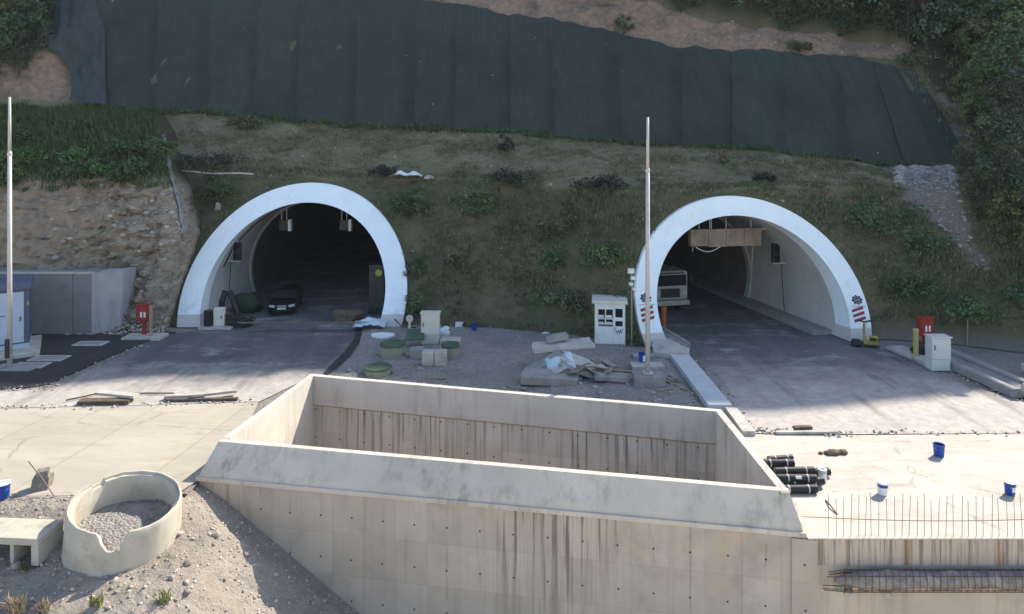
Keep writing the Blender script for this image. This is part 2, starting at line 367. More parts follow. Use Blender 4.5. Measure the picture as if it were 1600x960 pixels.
for i in range(len(ks)-1):
    for j in range(w-1):
        f = (i*w+j, i*w+j+1, (i+1)*w+j+1, (i+1)*w+j); c = sum((V[q] for q in f), Vector())/4
        if c.z < 9 and c.y < 47 and (PL.inside(c, PL.r-.45) or PR.inside(c, PR.r-.45)): continue
        Fc.append(f)
b0_ = len(V)                                          # far side of the ridge
for x in xs: y, z = lerp(RIDGE, x); V.append(Vector((x, y+30, 0))); C.append((0, 0, 0))
for j in range(w-1): q = (len(ks)-1)*w+j; Fc.append((q, q+1, b0_+j+1, b0_+j))
t = NT('hillside_soil'); p = t.pos(); a = t.sep(t.attr())
n1 = t.noise(p, .55, 8, .7); n2 = t.noise(p, 2.6, 7, .7); n3 = t.noise(p, 9, 5, .7)
c = t.mix(t.ramp(n1, .40, .60), (.155, .122, .074), (.092, .090, .046))
c = t.mix(t.ramp(n2, .50, .68, 0, .7), c, (.078, .080, .042))
tc = t.mix(t.ramp(n2, .38, .64), (.235, .19, .115), (.155, .14, .078)); tc = t.mix(t.ramp(n1, .44, .62, 0, .8), tc, (.115, .128, .056))
tc = t.mix(t.ramp(n3, .63, .70), tc, (.24, .20, .17))
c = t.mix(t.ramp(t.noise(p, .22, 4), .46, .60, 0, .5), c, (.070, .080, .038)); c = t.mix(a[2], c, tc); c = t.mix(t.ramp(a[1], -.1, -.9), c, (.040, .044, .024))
rk = t.mix(t.ramp(n2, .35, .65), (.31, .215, .155), (.18, .13, .095)); rk = t.mix(t.ramp(n1, .5, .66, 0, .8), rk, (.09, .075, .05))
c = t.mix(a[0], c, rk)
sr = t.mix(t.ramp(n3, .35, .65), (.22, .19, .165), (.13, .115, .10)); c = t.mix(a[1], c, sr)
t.bump(t.noise(p, 5, 8, .7), .9, .12)
M['hill'] = t.done(c, .95)
hs = np_mesh('hillside', np.array([tuple(v) for v in V]), np.array(Fc), M['hill'], np.array(C), smooth=True); tag(hs, kind='structure')

# earth bank on the left with its cut face
B0 = [(-90, 37.6, 0), (-26, 37.5, 0), (-18.9, 37.3, 0)]
t = NT('bank_soil'); p = t.pos(); n1 = t.noise(p, .35, 8, .7); n2 = t.noise(t.map(p, (1, 1, 2.2)), 1.5, 8, .75); n3 = t.noise(t.map(p, (1, 1, 2)), 5, 6, .75)
s_ = t.sep(p); a = t.sep(t.attr())
c = t.mix(t.ramp(n1, .36, .64), (.42, .315, .22), (.33, .255, .185))
st = t.mix(t.ramp(n2, .36, .66), (.50, .405, .305), (.19, .15, .11)); st = t.mix(t.ramp(n3, .58, .70), st, (.55, .48, .38)); st = t.mix(t.ramp(n3, .43, .35), st, (.06, .05, .04))  # crevice shade painted dark where the fine noise runs low
c = t.mix(t.ramp(s_[0], -25.5, -22.0), c, st)
c = t.mix(t.ramp(n3, .60, .72, 0, .5), c, (.12, .09, .06)); c = t.mix(t.ramp(t.noise(t.map(p, (.8, .8, 3.2)), 1.3, 8, .8), .57, .63, 0, .8), c, (.07, .052, .038))  # shade of the layered crevices is painted in here as well
c = t.mix(a[2], c, t.mix(t.ramp(n2, .4, .6), (.05, .06, .03), (.09, .075, .05)))
t.bump(t.math('ADD', n2, t.math('MULTIPLY', n3, .4)), 1.0, .25)
M['bank'] = t.done(c, .95)
def bank(x, v):
    """v 0..1 cut face, 1..2 grassy top, 2..3 back"""
    e = [(-19.25, 37.3, 0), (-20.6, 41.0, 8.1), (-24.2, 46.6, 11.7), (-27, 52.4, 12.8)]     # nose
    l = [(-60, 37.6, 0), (-60, 39.7, 8.0), (-60, 47, 12.6), (-60, 52.4, 13.6)]
    i = min(int(v), 2); tt = v-i
    A = Vector(l[i]).lerp(Vector(l[i+1]), tt); Bv = Vector(e[i]).lerp(Vector(e[i+1]), tt)
    if v < .66:
        Bv.x = -19.25+.6*v; Bv.y = 37.3+1.7*v/.66; Bv.z = 5.3*v/.66
    elif v < 1: q = (v-.66)/.34; Bv = Vector((-18.85, 39.0, 5.3)).lerp(Vector(e[1]), q)
    q = A.lerp(Bv, x)
    if v < 1 and x < .9: q.z *= 1-.10*(1-x)*math.sin(v*3)
    amp = .8 if v < 1 else .5
    n = mn.noise_vector(q*.5)*amp*.7+mn.noise_vector(Vector((q.x, q.y, q.z*2))*1.6)*amp*.42+mn.noise_vector(q*4)*amp*.24
    if v < 1:
        rk_ = min(1, max(0, (x-.84)/.08)); ph = q.z*1.25+q.x*.10+1.1*mn.noise(Vector((q.x*.35, q.z*.5, 2))); st = ph-math.floor(ph); n.y += (.03+.55*rk_)*(abs(st-.35)-.3)*(.4+.9*abs(mn.noise(Vector((q.x*.9, q.z*.9, 7)))))*2 + rk_*.35*(mn.noise(Vector((q.x*2.4, q.z*3.4, 1)))**2)*3
    if v < .05: n *= .3
    if x > .975: n *= .3+.7*max(0, (1-x)/.025)*0
    return q+Vector((n.x*.4, n.y, n.z*.6))
us = np.concatenate([np.linspace(0, .5, 50), np.linspace(.5, 1, 190)[1:]]); vs_ = np.concatenate([np.linspace(0, 1, 60), np.linspace(1, 2, 34)[1:], np.linspace(2, 3, 8)[1:]])
V = []; C = []
for v in vs_:
    row = [bank(u, v) for u in us]
    e = row[-1]; row.append(Vector((e.x+.06, e.y+.8, e.z-.2))); row.append(Vector((e.x-.1, e.y+3.2, e.z-.7 if e.z > 1 else 0)))
    V += row
    for q in row: C.append((0, 0, min(1, max(0, (v-.98+.14*mn.noise(q*.5))*7))))
w = len(us)+2
Fc = [(i*w+j, i*w+j+1, (i+1)*w+j+1, (i+1)*w+j) for i in range(len(vs_)-1) for j in range(w-1)]
tag(np_mesh('earth_bank', np.array([tuple(v) for v in V]), np.array(Fc), M['bank'], np.array(C), smooth=True), kind='structure')

# ---------------------------------------------------------------- ground sheets
FLo, FRo = Vector((-9.42, 20.55, .1)), Vector((7.5, 17.58, .1))          # shaft, outer foot of the front parapet
FL, FR, RL, RR = Vector((-9.10, 21.1, .9)), Vector((7.33, 18.0, .9)), Vector((-8.08, 27.4, .9)), Vector((7.26, 23.7, .9))
t = NT('gravelly_dirt'); p = t.pos(); n1 = t.noise(p, .5, 7, .7); n2 = t.vor(p, 16); n3 = t.noise(p, 6, 6, .75)
c = t.mix(t.ramp(n1, .38, .62), (.22, .20, .175), (.30, .265, .225)); c = t.mix(t.ramp(n3, .4, .7, 0, .7), c, (.13, .12, .105)); c = t.mix(t.ramp(n2, .25, .05, 0, .45), c, (.38, .35, .31))
t.bump(t.math('SUBTRACT', n3, n2), .8, .05); M['dirt'] = t.done(c, .95)
t = NT('worn_asphalt'); p = t.pos(); s_ = t.sep(p)
n1 = t.noise(t.map(p, (.5, .16, 1), rot=(0, 0, .15)), 1, 8, .7); n2 = t.noise(p, 2.5, 8, .75); n3 = t.noise(p, 30, 3)
c = t.mix(t.ramp(n1, .36, .64), (.078, .080, .085), (.128, .125, .126)); c = t.mix(t.ramp(n2, .50, .70, 0, .7), c, (.09, .087, .085))
c = t.mix(t.ramp(n3, .55, .75, 0, .5), c, (.27, .25, .23))
du = t.ramp(t.math('ADD', s_[1], t.math('MULTIPLY', t.noise(p, .5, 7, .7), 8)), 36.5, 32.0); c = t.mix(t.math('MULTIPLY', du, .9), c, t.mix(t.ramp(n2, .4, .65), (.47, .42, .37), (.33, .295, .26)))  # near stretch paler: road dust, lifted further to brighten the sunlit part
sp = t.noise(t.map(p, (.35, .8, 1)), .9, 9, .75); c = t.mix(t.ramp(sp, .53, .66, 0, .85), c, (.33, .315, .295)); tr_ = t.noise(t.map(p, (.9, .10, 1), rot=(0, 0, .2)), 1, 6, .65); c = t.mix(t.ramp(tr_, .52, .70, 0, .6), c, (.075, .073, .072)); c = t.mix(t.ramp(t.noise(p, 1.1, 9, .8), .60, .66, 0, .55), c, (.07, .068, .066))
t.bump(n3, .4, .01); M['asphalt'] = t.done(c, .85)
t = NT('fresh_asphalt'); p = t.pos(); n3 = t.noise(p, 40, 3); n1 = t.noise(p, .9, 8, .7)
c = t.mix(t.ramp(n1, .4, .65), (.030, .031, .033), (.044, .044, .045)); c = t.mix(t.ramp(n3, .6, .75, 0, .4), c, (.09, .088, .085)); t.bump(n3, .5, .01); M['asphalt_new'] = t.done(c, .85)
def slab_mat(name, base, dirtc, joints=True):
    t = NT(name); p = t.pos(); n1 = t.noise(t.map(p, (.22, .55, 1)), 1, 8, .7); n2 = t.noise(p, 1.8, 8, .75); n4 = t.noise(t.map(p, (.6, 2.4, 1)), 1, 8, .7)
    c = t.mix(t.ramp(n1, .36, .66), base, tuple(x*.8 for x in base)); c = t.mix(t.ramp(n2, .55, .72, 0, .5), c, dirtc)
    c = t.mix(t.ramp(n4, .50, .64, 0, .75), c, dirtc); c = t.mix(t.ramp(t.noise(p, .6, 9, .8), .58, .66, 0, .5), c, tuple(x*.75 for x in dirtc)); c = t.mix(t.ramp(t.noise(p, 12, 4), .62, .72, 0, .4), c, tuple(x*.6 for x in base))
    br = t.nd('ShaderNodeTexBrick'); br.offset = 0; br.inputs['Scale'].default_value = 1; br.inputs['Brick Width'].default_value = 3.4; br.inputs['Row Height'].default_value = 40
    br.inputs['Mortar Size'].default_value = .02; br.inputs['Color1'].default_value = (1, 1, 1, 1); br.inputs['Color2'].default_value = (.93, .93, .93, 1); br.inputs['Mortar'].default_value = (.72, .68, .62, 1)
    t.ln(t.map(p, (1, 1, 1), rot=(0, 0, .13)), br.inputs['Vector']); c = t.mix(1. if joints else 0., c, br.outputs[0], 'MULTIPLY')
    ck = t.vor(t.map(p, (.16, .3, 1)), 1, 'DISTANCE_TO_EDGE'); ckn = t.math('ADD', ck, t.math('MULTIPLY', t.math('SUBTRACT', t.noise(p, 1.1, 6), .5), .12))
    c = t.mix(t.math('MULTIPLY', t.ramp(t.math('ABSOLUTE', ckn), .006, .001), .45), c, (.16, .13, .10))
    t.bump(t.noise(p, 7, 7), .25, .02); return t.done(c, .9)
M['slab_left'] = slab_mat('dusty_tan_slab', (.43, .38, .305), (.35, .295, .225))
M['slab_right'] = slab_mat('dusty_pale_slab', (.50, .455, .395), (.38, .32, .25), False)
def sheet(name, pts, z, mat, kind='structure', thick=None):
    m = MB(); P = [(p[0], p[1]) for p in pts]
    if thick: m.prism(P, z-thick, z)
    else: m.add([(x, y, z) for x, y in P], [tuple(range(len(P)))])
    o = m.build(name, mat); tag(o, kind=kind); return o
WY = 17.45
sheet('ground', [(-70, 19.8), (FLo.x+.02, 19.8), (FLo.x+.02, FLo.y+.02), (FLo.x+.45, FLo.y+.45), (RL.x-.1, RL.y+.0), (RR.x-.2, RR.y), (FR.x+.0, FR.y+.1), (FR.x+.2, WY+.2), (70, WY+.2), (70, 45), (-70, 45)], -.06, M['dirt'])
M['floor'] = pm('pale_bounce_floor', (.62, .53, .42), (.54, .46, .36), .6, .9)  # unseen ground in front, toned pale and warm to bounce light on walls
g = MB().add([(-2500, -2500, -4.9), (2500, -2500, -4.9), (2500, 30, -4.9), (-2500, 30, -4.9)], [(0, 1, 2, 3)]).build('valley_floor', M['floor']); tag(g, kind='structure')
def road(name, near, P, mat, z):
    """near: outline from the tunnel's left foot round to its right foot; then into the tunnel along the axis"""
    h = P.r-P.th; e = 100
    a0 = math.acos(-P.c/h); hw = P.sx*h*math.sin(math.pi-a0)+.05 if False else P.sx*math.sqrt(h*h-P.c**2)+.05
    l = P.o-P.eu*hw; r_ = P.o+P.eu*hw; pts = list(near)+[r_+P.ax*0, r_+P.ax*e, l+P.ax*e, l]
    return sheet(name, pts, z, mat)
q = lambda x, y: at(x, y)
road('left_road', [q(300, 517), q(255, 524), q(70, 603), q(-110, 620), q(-110, 643), q(0, 637), q(200, 633), q(405, 627), q(470, 596), q(512, 583), q(540, 552), q(557, 527), q(562, 516)], PL, M['asphalt'], -.02)
road('right_road', [q(1062, 545), q(1085, 560), q(1122, 610), q(1178, 676), q(1300, 678), q(1600, 676), q(1800, 672), q(1720, 652), q(1600, 627), q(1490, 595), q(1430, 562), q(1380, 546), q(1330, 541)], PR, M['asphalt'], -.02)
sheet('asphalt_yard', [q(-160, 516), q(150, 518), q(275, 520), q(225, 535), q(150, 566), q(78, 601), q(40, 607), q(-160, 616)], .035, M['asphalt_new'], thick=.1)
m = MB(); A = [(566, 514), (562, 535), (548, 556), (530, 572), (513, 585)]; Bq = [(557, 514), (553, 531), (538, 551), (521, 567), (506, 583)]
m.grid([[q(*a) for a in A], [q(*b)+Vector((0, 0, .03)) for b in Bq]]); tag(m.build('asphalt_edge', M['asphalt_new']), kind='structure')
sheet('left_platform', [q(-170, 642), q(0, 638), q(200, 634), q(404, 628), (FLo.x+.5, FLo.y+.9), (FLo.x+.05, FLo.y+.05), (FLo.x+.0, FLo.y-.0), (FLo.x-.25, 19.75), (-14, 19.6), (-40, 19.7)], -.012, M['slab_left'])
m = MB(); pts = [(FR.x+.25, WY+.012), (60, WY+.012), (60, 24.3), tuple(q(1600, 677))[:2], tuple(q(1300, 680))[:2], tuple(q(1180, 678))[:2], (RR.x+.1, RR.y+.1)]
m.prism(pts, -.040, -.012); tag(m.build('right_platform', M['slab_right']), kind='structure')
m = MB(); m.grid([[PL.pt(u, 0, .6)+Vector((0, 0, .012-.02)) for u in np.linspace(-2.6, 4.6, 8)], [PL.pt(u, 0, .85)+Vector((0, 0, .012-.02)) for u in np.linspace(-2.6, 4.6, 8)]])
tag(m.build('pale_threshold_strip', M['paleblock']), kind='structure')

# gravel bed between the two roads
GB = [q(560, 512), q(640, 505), q(760, 508), q(960, 522), q(1012, 552), q(1050, 560), q(1100, 640), q(1150, 690), q(1060, 668), q(500, 610), q(508, 586), q(540, 560), q(556, 540)]
GBp = [(p.x, p.y) for p in GB]
def pdist(x, y, P):
    d = 9e9
    for i in range(len(P)):
        ax, ay = P[i]; bx, by = P[(i+1) % len(P)]; tt = max(0, min(1, ((x-ax)*(bx-ax)+(y-ay)*(by-ay))/((bx-ax)**2+(by-ay)**2)))
        d = min(d, math.hypot(x-ax-tt*(bx-ax), y-ay-tt*(by-ay)))
    return d
def bed(x, y):
    p = Vector((x, y, 0)); d = pdist(x, y, GBp)
    return -.05+min(1, d/.9)*(.10+.10*mn.noise(p*.6)+.05*mn.noise(p*2.2)+.025*mn.noise(p*6))
nx, ny = 150, 110; gx = np.linspace(-9.5, 9.2, nx); gy = np.linspace(23.4, 40.2, ny); idx = {}; V = []; Fc = []
for i, y in enumerate(gy):
    for j, x in enumerate(gx):
        if inpoly(x, y, GBp): idx[(i, j)] = len(V); V.append((x, y, bed(x, y)))
for i in range(ny-1):
    for j in range(nx-1):
        f = [(i, j), (i, j+1), (i+1, j+1), (i+1, j)]
        if all(k in idx for k in f): Fc.append([idx[k] for k in f])
t = NT('grey_gravel'); p = t.pos(); n1 = t.noise(p, .45, 7, .7); n3 = t.noise(p, 7, 6, .8); v1 = t.vor(p, 13)
c = t.mix(t.ramp(n1, .38, .62), (.36, .33, .30), (.27, .245, .225)); c = t.mix(t.ramp(n3, .44, .68, 0, .8), c, (.17, .155, .145)); c = t.mix(t.ramp(v1, .3, .08, 0, .5), c, (.46, .43, .40))
t.bump(t.math('SUBTRACT', n3, v1), 1., .07); M['gravel'] = t.done(c, .95)
tag(np_mesh('gravel_bed', np.array(V), np.array(Fc), M['gravel'], smooth=True), kind='structure')

# gravel slope in the left foreground
def gslope(x, y):
    p = Vector((x, y, 0)); a = -.02-.25*max(0, 19.6-y); k = (x+9.3)
    b = -.02-.69*k-.02*(20-y)
    h = min(a, b); s = .22; h = -s*math.log(math.exp(-a/s)+math.exp(-b/s)) if (a-b) < 8 else b
    e = min(1, max(0, (19.8-y)/.7)); h += .10*e-(.12 if y > 19.62 and x < -9.55 else 0)
    return max(h, -4.95)+e*(.16*mn.noise(p*.7)+.10*mn.noise(p*1.9)+.06*mn.noise(p*5)+.03*mn.noise(p*13))-.03
def ray(x, y):
    d = Vector(((x-CX)/F, 1, -(y-HY)/F))
    for i in range(4000):
        Y = 9+i*.005*3; P = Vector((d.x*Y, Y, CH+d.z*Y))
        if P.z < gslope(P.x, P.y): return Vector((P.x, P.y, gslope(P.x, P.y)))
    return Vector((d.x*20, 20, 0))
V = []; Fc = []; gx = np.arange(-26, 2.0, .09); gy = np.arange(9, 20.75, .09); w = len(gx)
wallY = lambda x: FLo.y+(x-FLo.x)*(FRo.y-FLo.y)/(FRo.x-FLo.x)
for y in gy:
    for x in gx: V.append((x, y, gslope(x, y)))
for i in range(len(gy)-1):
    for j in range(w-1):
        if gx[j] > FLo.x and gy[i] > wallY(gx[j])+.25: continue
        Fc.append((i*w+j, i*w+j+1, (i+1)*w+j+1, (i+1)*w+j))
t = NT('rubble_slope'); p = t.pos(); n1 = t.noise(p, .6, 8, .7); n3 = t.noise(p, 5, 8, .8); v1 = t.vor(p, 11); v2 = t.vor(p, 26)
c = t.mix(t.ramp(n1, .36, .64), (.43, .365, .30), (.33, .28, .235)); c = t.mix(t.ramp(n3, .46, .70, 0, .8), c, (.22, .185, .155)); c = t.mix(t.ramp(v1, .28, .06, 0, .4), c, (.47, .42, .36)); c = t.mix(t.ramp(v2, .35, .1, 0, .3), c, (.2, .175, .15)); c = t.mix(t.ramp(t.noise(p, .9, 8, .75), .52, .66, 0, .6), c, (.30, .235, .18))
t.bump(t.math('SUBTRACT', t.math('ADD', n3, t.math('MULTIPLY', t.noise(p, 17, 6, .8), .5)), t.math('MULTIPLY', v1, .35)), 1., .09); M['rubble'] = t.done(c, .95)
tag(np_mesh('gravel_slope', np.array(V), np.array(Fc), M['rubble'], smooth=True), kind='structure')

# scattered stones
def stones(name, pts, sizes, mat, label=None):
    bm = bmesh.new(); bmesh.ops.create_icosphere(bm, subdivisions=1, radius=1); bv = np.array([v.co[:] for v in bm.verts]); bf = np.array([[v.index for v in f.verts] for f in bm.faces]); bm.free()
    n = len(pts); V = np.zeros((n, len(bv), 3)); Fq = np.zeros((n, len(bf), 3), int)
    for i in range(n):
        d = 1+RNG.uniform(-.28, .28, (len(bv), 1)); a = RNG.uniform(0, 6.28); ca, sa = math.cos(a), math.sin(a)
        b = bv*d*np.array([1, RNG.uniform(.55, 1), RNG.uniform(.35, .75)]); b = b @ np.array([[ca, sa, 0], [-sa, ca, 0], [0, 0, 1]])
        V[i] = b*sizes[i]+np.array(pts[i]); Fq[i] = bf+i*len(bv)
    tone = np.repeat(RNG.uniform(.55, 1.35, n), len(bv))[:, None]*np.ones((1, 3))
    return tag(np_mesh(name, V.reshape(-1, 3), Fq.reshape(-1, 3), mat, tone), kind='stuff')
def tone_mat(name, base, rough=.95, bscale=20):
    t = NT(name); c = t.mix(1., base, t.attr(), 'MULTIPLY'); c = t.mix(t.ramp(t.noise(t.pos(), 8, 5), .4, .7, 0, .5), c, tuple(x*.7 for x in base)); t.bump(t.noise(t.pos(), bscale, 4), .3, .01); return t.done(c, rough)
M['stone_tan'] = tone_mat('tan_stones', (.40, .35, .30)); M['stone_grey'] = tone_mat('grey_stones', (.34, .315, .29)); M['stone_bank'] = tone_mat('bank_stones', (.36, .315, .26))
pts = []; sz = []
while len(pts) < 9000:
    x = RNG.uniform(-17, -2); y = RNG.uniform(12.5, 20.4)
    if x > FLo.x and y > wallY(x)-.05: continue
    r = .012+.05*RNG.random()**4+(.10*RNG.random() if RNG.random() < .012 else 0); pts.append((x, y, gslope(x, y)+r*.15)); sz.append(r)
stones('loose_stones', pts, sz, M['stone_tan'])
pts = []; sz = []
while len(pts) < 3800:
    x = RNG.uniform(-9, 9); y = RNG.uniform(24, 40)
    if not inpoly(x, y, GBp): continue
    r = .02+.05*RNG.random()**3+(.16*RNG.random() if RNG.random() < .06 and y < 30.5 else 0); pts.append((x, y, bed(x, y)+r*.15)); sz.append(r)
stones('gravel_stones', pts, sz, M['stone_grey'])
pts = []; sz = []
for i in range(420):
    u = .80+.20*RNG.random()**.7; v = RNG.random(); P = bank(u, v*.97); r = .04+.20*RNG.random()**3
    pts.append((P.x, P.y-.02, P.z)); sz.append(r)
for i in range(700):                                   # fallen scree at the bank's foot beside the portal
    x = RNG.uniform(-24, -18.7); y = RNG.uniform(36.3, 37.6); r = .03+.12*RNG.random()**2; pts.append((x, y, max(0, (y-36.6)*.8*RNG.random()))); sz.append(r)
stones('bank_stones', pts, sz, M['stone_bank'])
pts = []; sz = []
for i in range(1500):                                  # crumbs along the road edges and platform joints
    a, b = random.choice([((0, 637), (400, 628)), ((1190, 676), (1600, 676)), ((70, 603), (255, 524)), ((1085, 560), (1178, 676)), ((1180, 672), (1330, 680)), ((1380, 545), (1600, 628)), ((0, 608), (75, 604))])
    k = random.random(); P = at(a[0]+(b[0]-a[0])*k+random.gauss(0, 5), a[1]+(b[1]-a[1])*k+random.gauss(0, 2.5)); r = .012+.06*random.random()**3
    pts.append((P.x, P.y, -.01+r*.3)); sz.append(r)
stones('road_edge_crumbs', pts, sz, M['stone_tan'])

pts = []; sz = []
while len(pts) < 900:
    x = RNG.uniform(23, 37); k = RNG.uniform(.3, 2.1); p = hill(x, k); X_, Y_ = proj(p)
    if not inpoly(X_, Y_, GULLY): continue
    e = min(1, pdist(X_, Y_, GULLY)/10); r = (.05+.20*RNG.random()**2)*(1.35-.8*e)*(1.5 if Y_ < 288 else .9); pts.append(tuple(p)); sz.append(r)
M['stone_gully'] = tone_mat('gully_stones', (.30, .275, .25)); stones('gully_stones', pts, sz, M['stone_gully'])
pts = []; sz = []
for i in range(2600):
    x = RNG.uniform(-24, 34); k = RNG.uniform(.05, 2.0) if RNG.random() < .8 else RNG.uniform(4.05, 4.98); p = hill(x, k)
    if PL.inside(p, PL.r+.15) or PR.inside(p, PR.r+.15): continue
    if k < 1 and RNG.random() < .7: continue
    pts.append(tuple(p)); sz.append(.03+.11*RNG.random()**4)
stones('slope_stones', pts, sz, M['stone_bank'])
# ---------------------------------------------------------------- tunnels
t = NT('portal_white_paint'); p = t.pos(); s_ = t.sep(p); c = t.mix(t.ramp(t.noise(p, .8, 7), .4, .65), (.79, .84, .85), (.75, .80, .81))
c = t.mix(t.ramp(t.noise(t.map(p, (1.5, 1.5, .3)), 1, 7, .7), .60, .75, 0, .35), c, (.58, .57, .54))
b_ = t.math('ADD', s_[2], t.math('MULTIPLY', t.math('SUBTRACT', t.noise(p, 1.2), .5), .12)); c = t.mix(t.math('MULTIPLY', t.ramp(s_[2], 2.2, .6), t.ramp(t.noise(t.map(p, (2, 2, .6)), 1.3, 8, .75), .48, .66, 0, .5)), c, (.42, .38, .33)); c = t.mix(t.ramp(t.noise(t.map(p, (3.5, 3.5, .22)), 1, 5, .7), .58, .68, 0, .3), c, (.50, .50, .48)); c = t.mix(t.ramp(b_, .62, .58), c, (.50, .475, .44)); M['portal'] = t.done(c, .6)
def lining_mat(name, lit, deep_shade, o, ax, d0):
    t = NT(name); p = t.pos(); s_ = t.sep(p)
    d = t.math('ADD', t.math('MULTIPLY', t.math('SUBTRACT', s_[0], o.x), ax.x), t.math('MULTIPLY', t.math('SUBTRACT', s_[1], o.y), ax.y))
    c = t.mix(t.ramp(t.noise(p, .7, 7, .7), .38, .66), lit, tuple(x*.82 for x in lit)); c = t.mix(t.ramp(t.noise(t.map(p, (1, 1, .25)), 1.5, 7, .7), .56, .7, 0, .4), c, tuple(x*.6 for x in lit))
    c2 = t.mix(t.ramp(t.noise(p, .8, 7, .7), .38, .66), deep_shade, tuple(x*.7 for x in deep_shade)); c = t.mix(t.ramp(d, d0, d0+.02), c, c2); t.bump(t.noise(p, 4, 6), .2, .02); return t.done(c, .85)  # past the joint ring the lining colour is darkened for the unlit depth
def tunnel(P, label, name, lit, deep_shade, d0, ringdepth):
    root = thing(name, label, 'tunnel', P.o); inv = -P.o
    n = 72; fo, fi = P.prof(P.r, n), P.prof(P.r-P.th, n); m = MB()
    G = [[P.pt(u, z, 0, .75)+inv for u, z in fo], [P.pt(u*1.0, z)+inv for u, z in fo], [P.pt(u, z)+inv for u, z in fi], [P.pt(u, z, 0, 1.2)+inv for u, z in fi]]
    m.grid(G); m.build('portal_ring', M['portal'], root, smooth=False)
    lm = lining_mat(name+'_lining', lit, deep_shade, P.o, P.ax, d0); m = MB(); ri = P.r-P.th+.012; L = []
    pf = P.prof(ri, n)
    for d in (1.1, 2.5, 5, 8, 12, 20, 40, 70, 100): L.append([P.o+P.la*u+Vector((0, 0, z))+P.ax*(d if d > 40 else max(d, 0)+0)+inv+(P.ax*(P.tilt*z+P.skew*u) if d < 9 else P.ax*0) for u, z in pf])
    m.grid(L); m.add([p for p in L[-1]], [tuple(range(n))]); m.build('lining', lm, root, smooth=True)
    m = MB(); pr = P.prof(ri-.01, n); p2 = P.prof(ri-.14, n)
    G = [[P.o+P.la*u+Vector((0, 0, z))+P.ax*dd+inv for u, z in pp] for pp, dd in ((pr, ringdepth), (p2, ringdepth), (p2, ringdepth+.42), (pr, ringdepth+.42))]
    m.grid(G); m.build('joint_ring', pm(name+'_joint', tuple(x*.9 for x in lit)), root)
    return root
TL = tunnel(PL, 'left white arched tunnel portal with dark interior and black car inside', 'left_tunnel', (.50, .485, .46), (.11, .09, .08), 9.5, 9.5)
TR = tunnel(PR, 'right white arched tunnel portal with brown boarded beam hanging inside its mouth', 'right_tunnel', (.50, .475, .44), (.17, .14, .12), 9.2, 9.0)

def emblem(P, ex, ey, sx_, sy_, parent, tilt=1):
    u, z = P.px(ex, ey); inv = -P.o; pt = lambda a, b, o: P.pt(a, b, o)+inv
    m = MB(); n = 32; ring = []
    for i in range(n):
        a = 2*math.pi*i/n; r = .30*(1 if i % 4 in (0, 1) else .80); ring.append(pt(u+r*1.02*math.cos(a), z+r*.80*math.sin(a), .006))
    m.add(ring, [tuple(range(n))], 0)
    def arc(cu, r0, r1, a0, a1, mi, off=.010, cz=0):
        k = 12; m.grid([[pt(cu+r*math.cos(a), z+cz+r*math.sin(a), off) for a in np.linspace(a0, a1, k)] for r in (r0, r1)], mi)
    arc(u, .135, .165, 0, 6.283, 2)
    for du_ in (-.07, .0, .07): m.add([pt(u+du_-.02, z-.05, .012), pt(u+du_+.02, z-.05, .012), pt(u+du_+.02, z+.05, .012), pt(u+du_-.02, z+.05, .012)], [(0, 1, 2, 3)], 2)
    for k in range(8):
        du_ = -.36+k*.095; m.add([pt(u+du_, z-.335, .006), pt(u+du_+.06, z-.335, .006), pt(u+du_+.06, z-.275, .006), pt(u+du_, z-.275, .006)], [(0, 1, 2, 3)], 2)
    u2, z2 = P.px(sx_, sy_); w = .33; st = [(-.50, 0), (-.26, 0), (-.02, 0)]
    for i, (b, _) in enumerate(st):
        a, t_ = z2+b, z2+b+.14; l = .0 if i else .06
        m.add([pt(u2-w, a, .006), pt(u2+w, a+.17, .006), pt(u2+w, t_+.17, .006), pt(u2-w, t_, .006)], [(0, 1, 2, 3)], 1)
    return m.build('emblem_sign', [M['emblem_navy'], M['emblem_red'], M['emblem_grey']], parent)
emblem(PR, 1339, 469, 1341, 488, TR); emblem(PR, 1009, 466, 1011, 487, TR)

# tunnel walkway kerbs
def kerb_run(P, side, d0, d1, name, label, h=.28, wd=1.25):
    root = thing(name, label, 'kerb', P.o); hw = P.sx*(P.r-P.th)*.97; m = MB(); inv = -P.o
    for k in range(int((d1-d0)/1.5)):
        a = d0+k*1.5; g_ = .02; pr = [(hw+.2, 0), (hw-wd, 0), (hw-wd, h), (hw-wd+.28, h), (hw-wd+.30, h-.05), (hw+.2, h-.05)]
        G = [[P.o+P.la*(side*u)+P.ax*d+Vector((0, 0, z-.03))+inv for u, z in pr] for d in (a, a+1.5-g_)]; m.grid(G); m.add(G[0], [tuple(range(6))]); m.add(G[1], [tuple(range(6))])
    m.build('kerb_slabs', M['greyblock'], root); return root
kerb_run(PR, 1, .9, 40, 'tunnel_kerb', 'long raised concrete walkway kerb along the right wall inside the right tunnel')
kerb_run(PR, -1, .2, 30, 'tunnel_kerb', 'short grey walkway kerb at the left side of the right tunnel beside the orange pipe', wd=1.1)

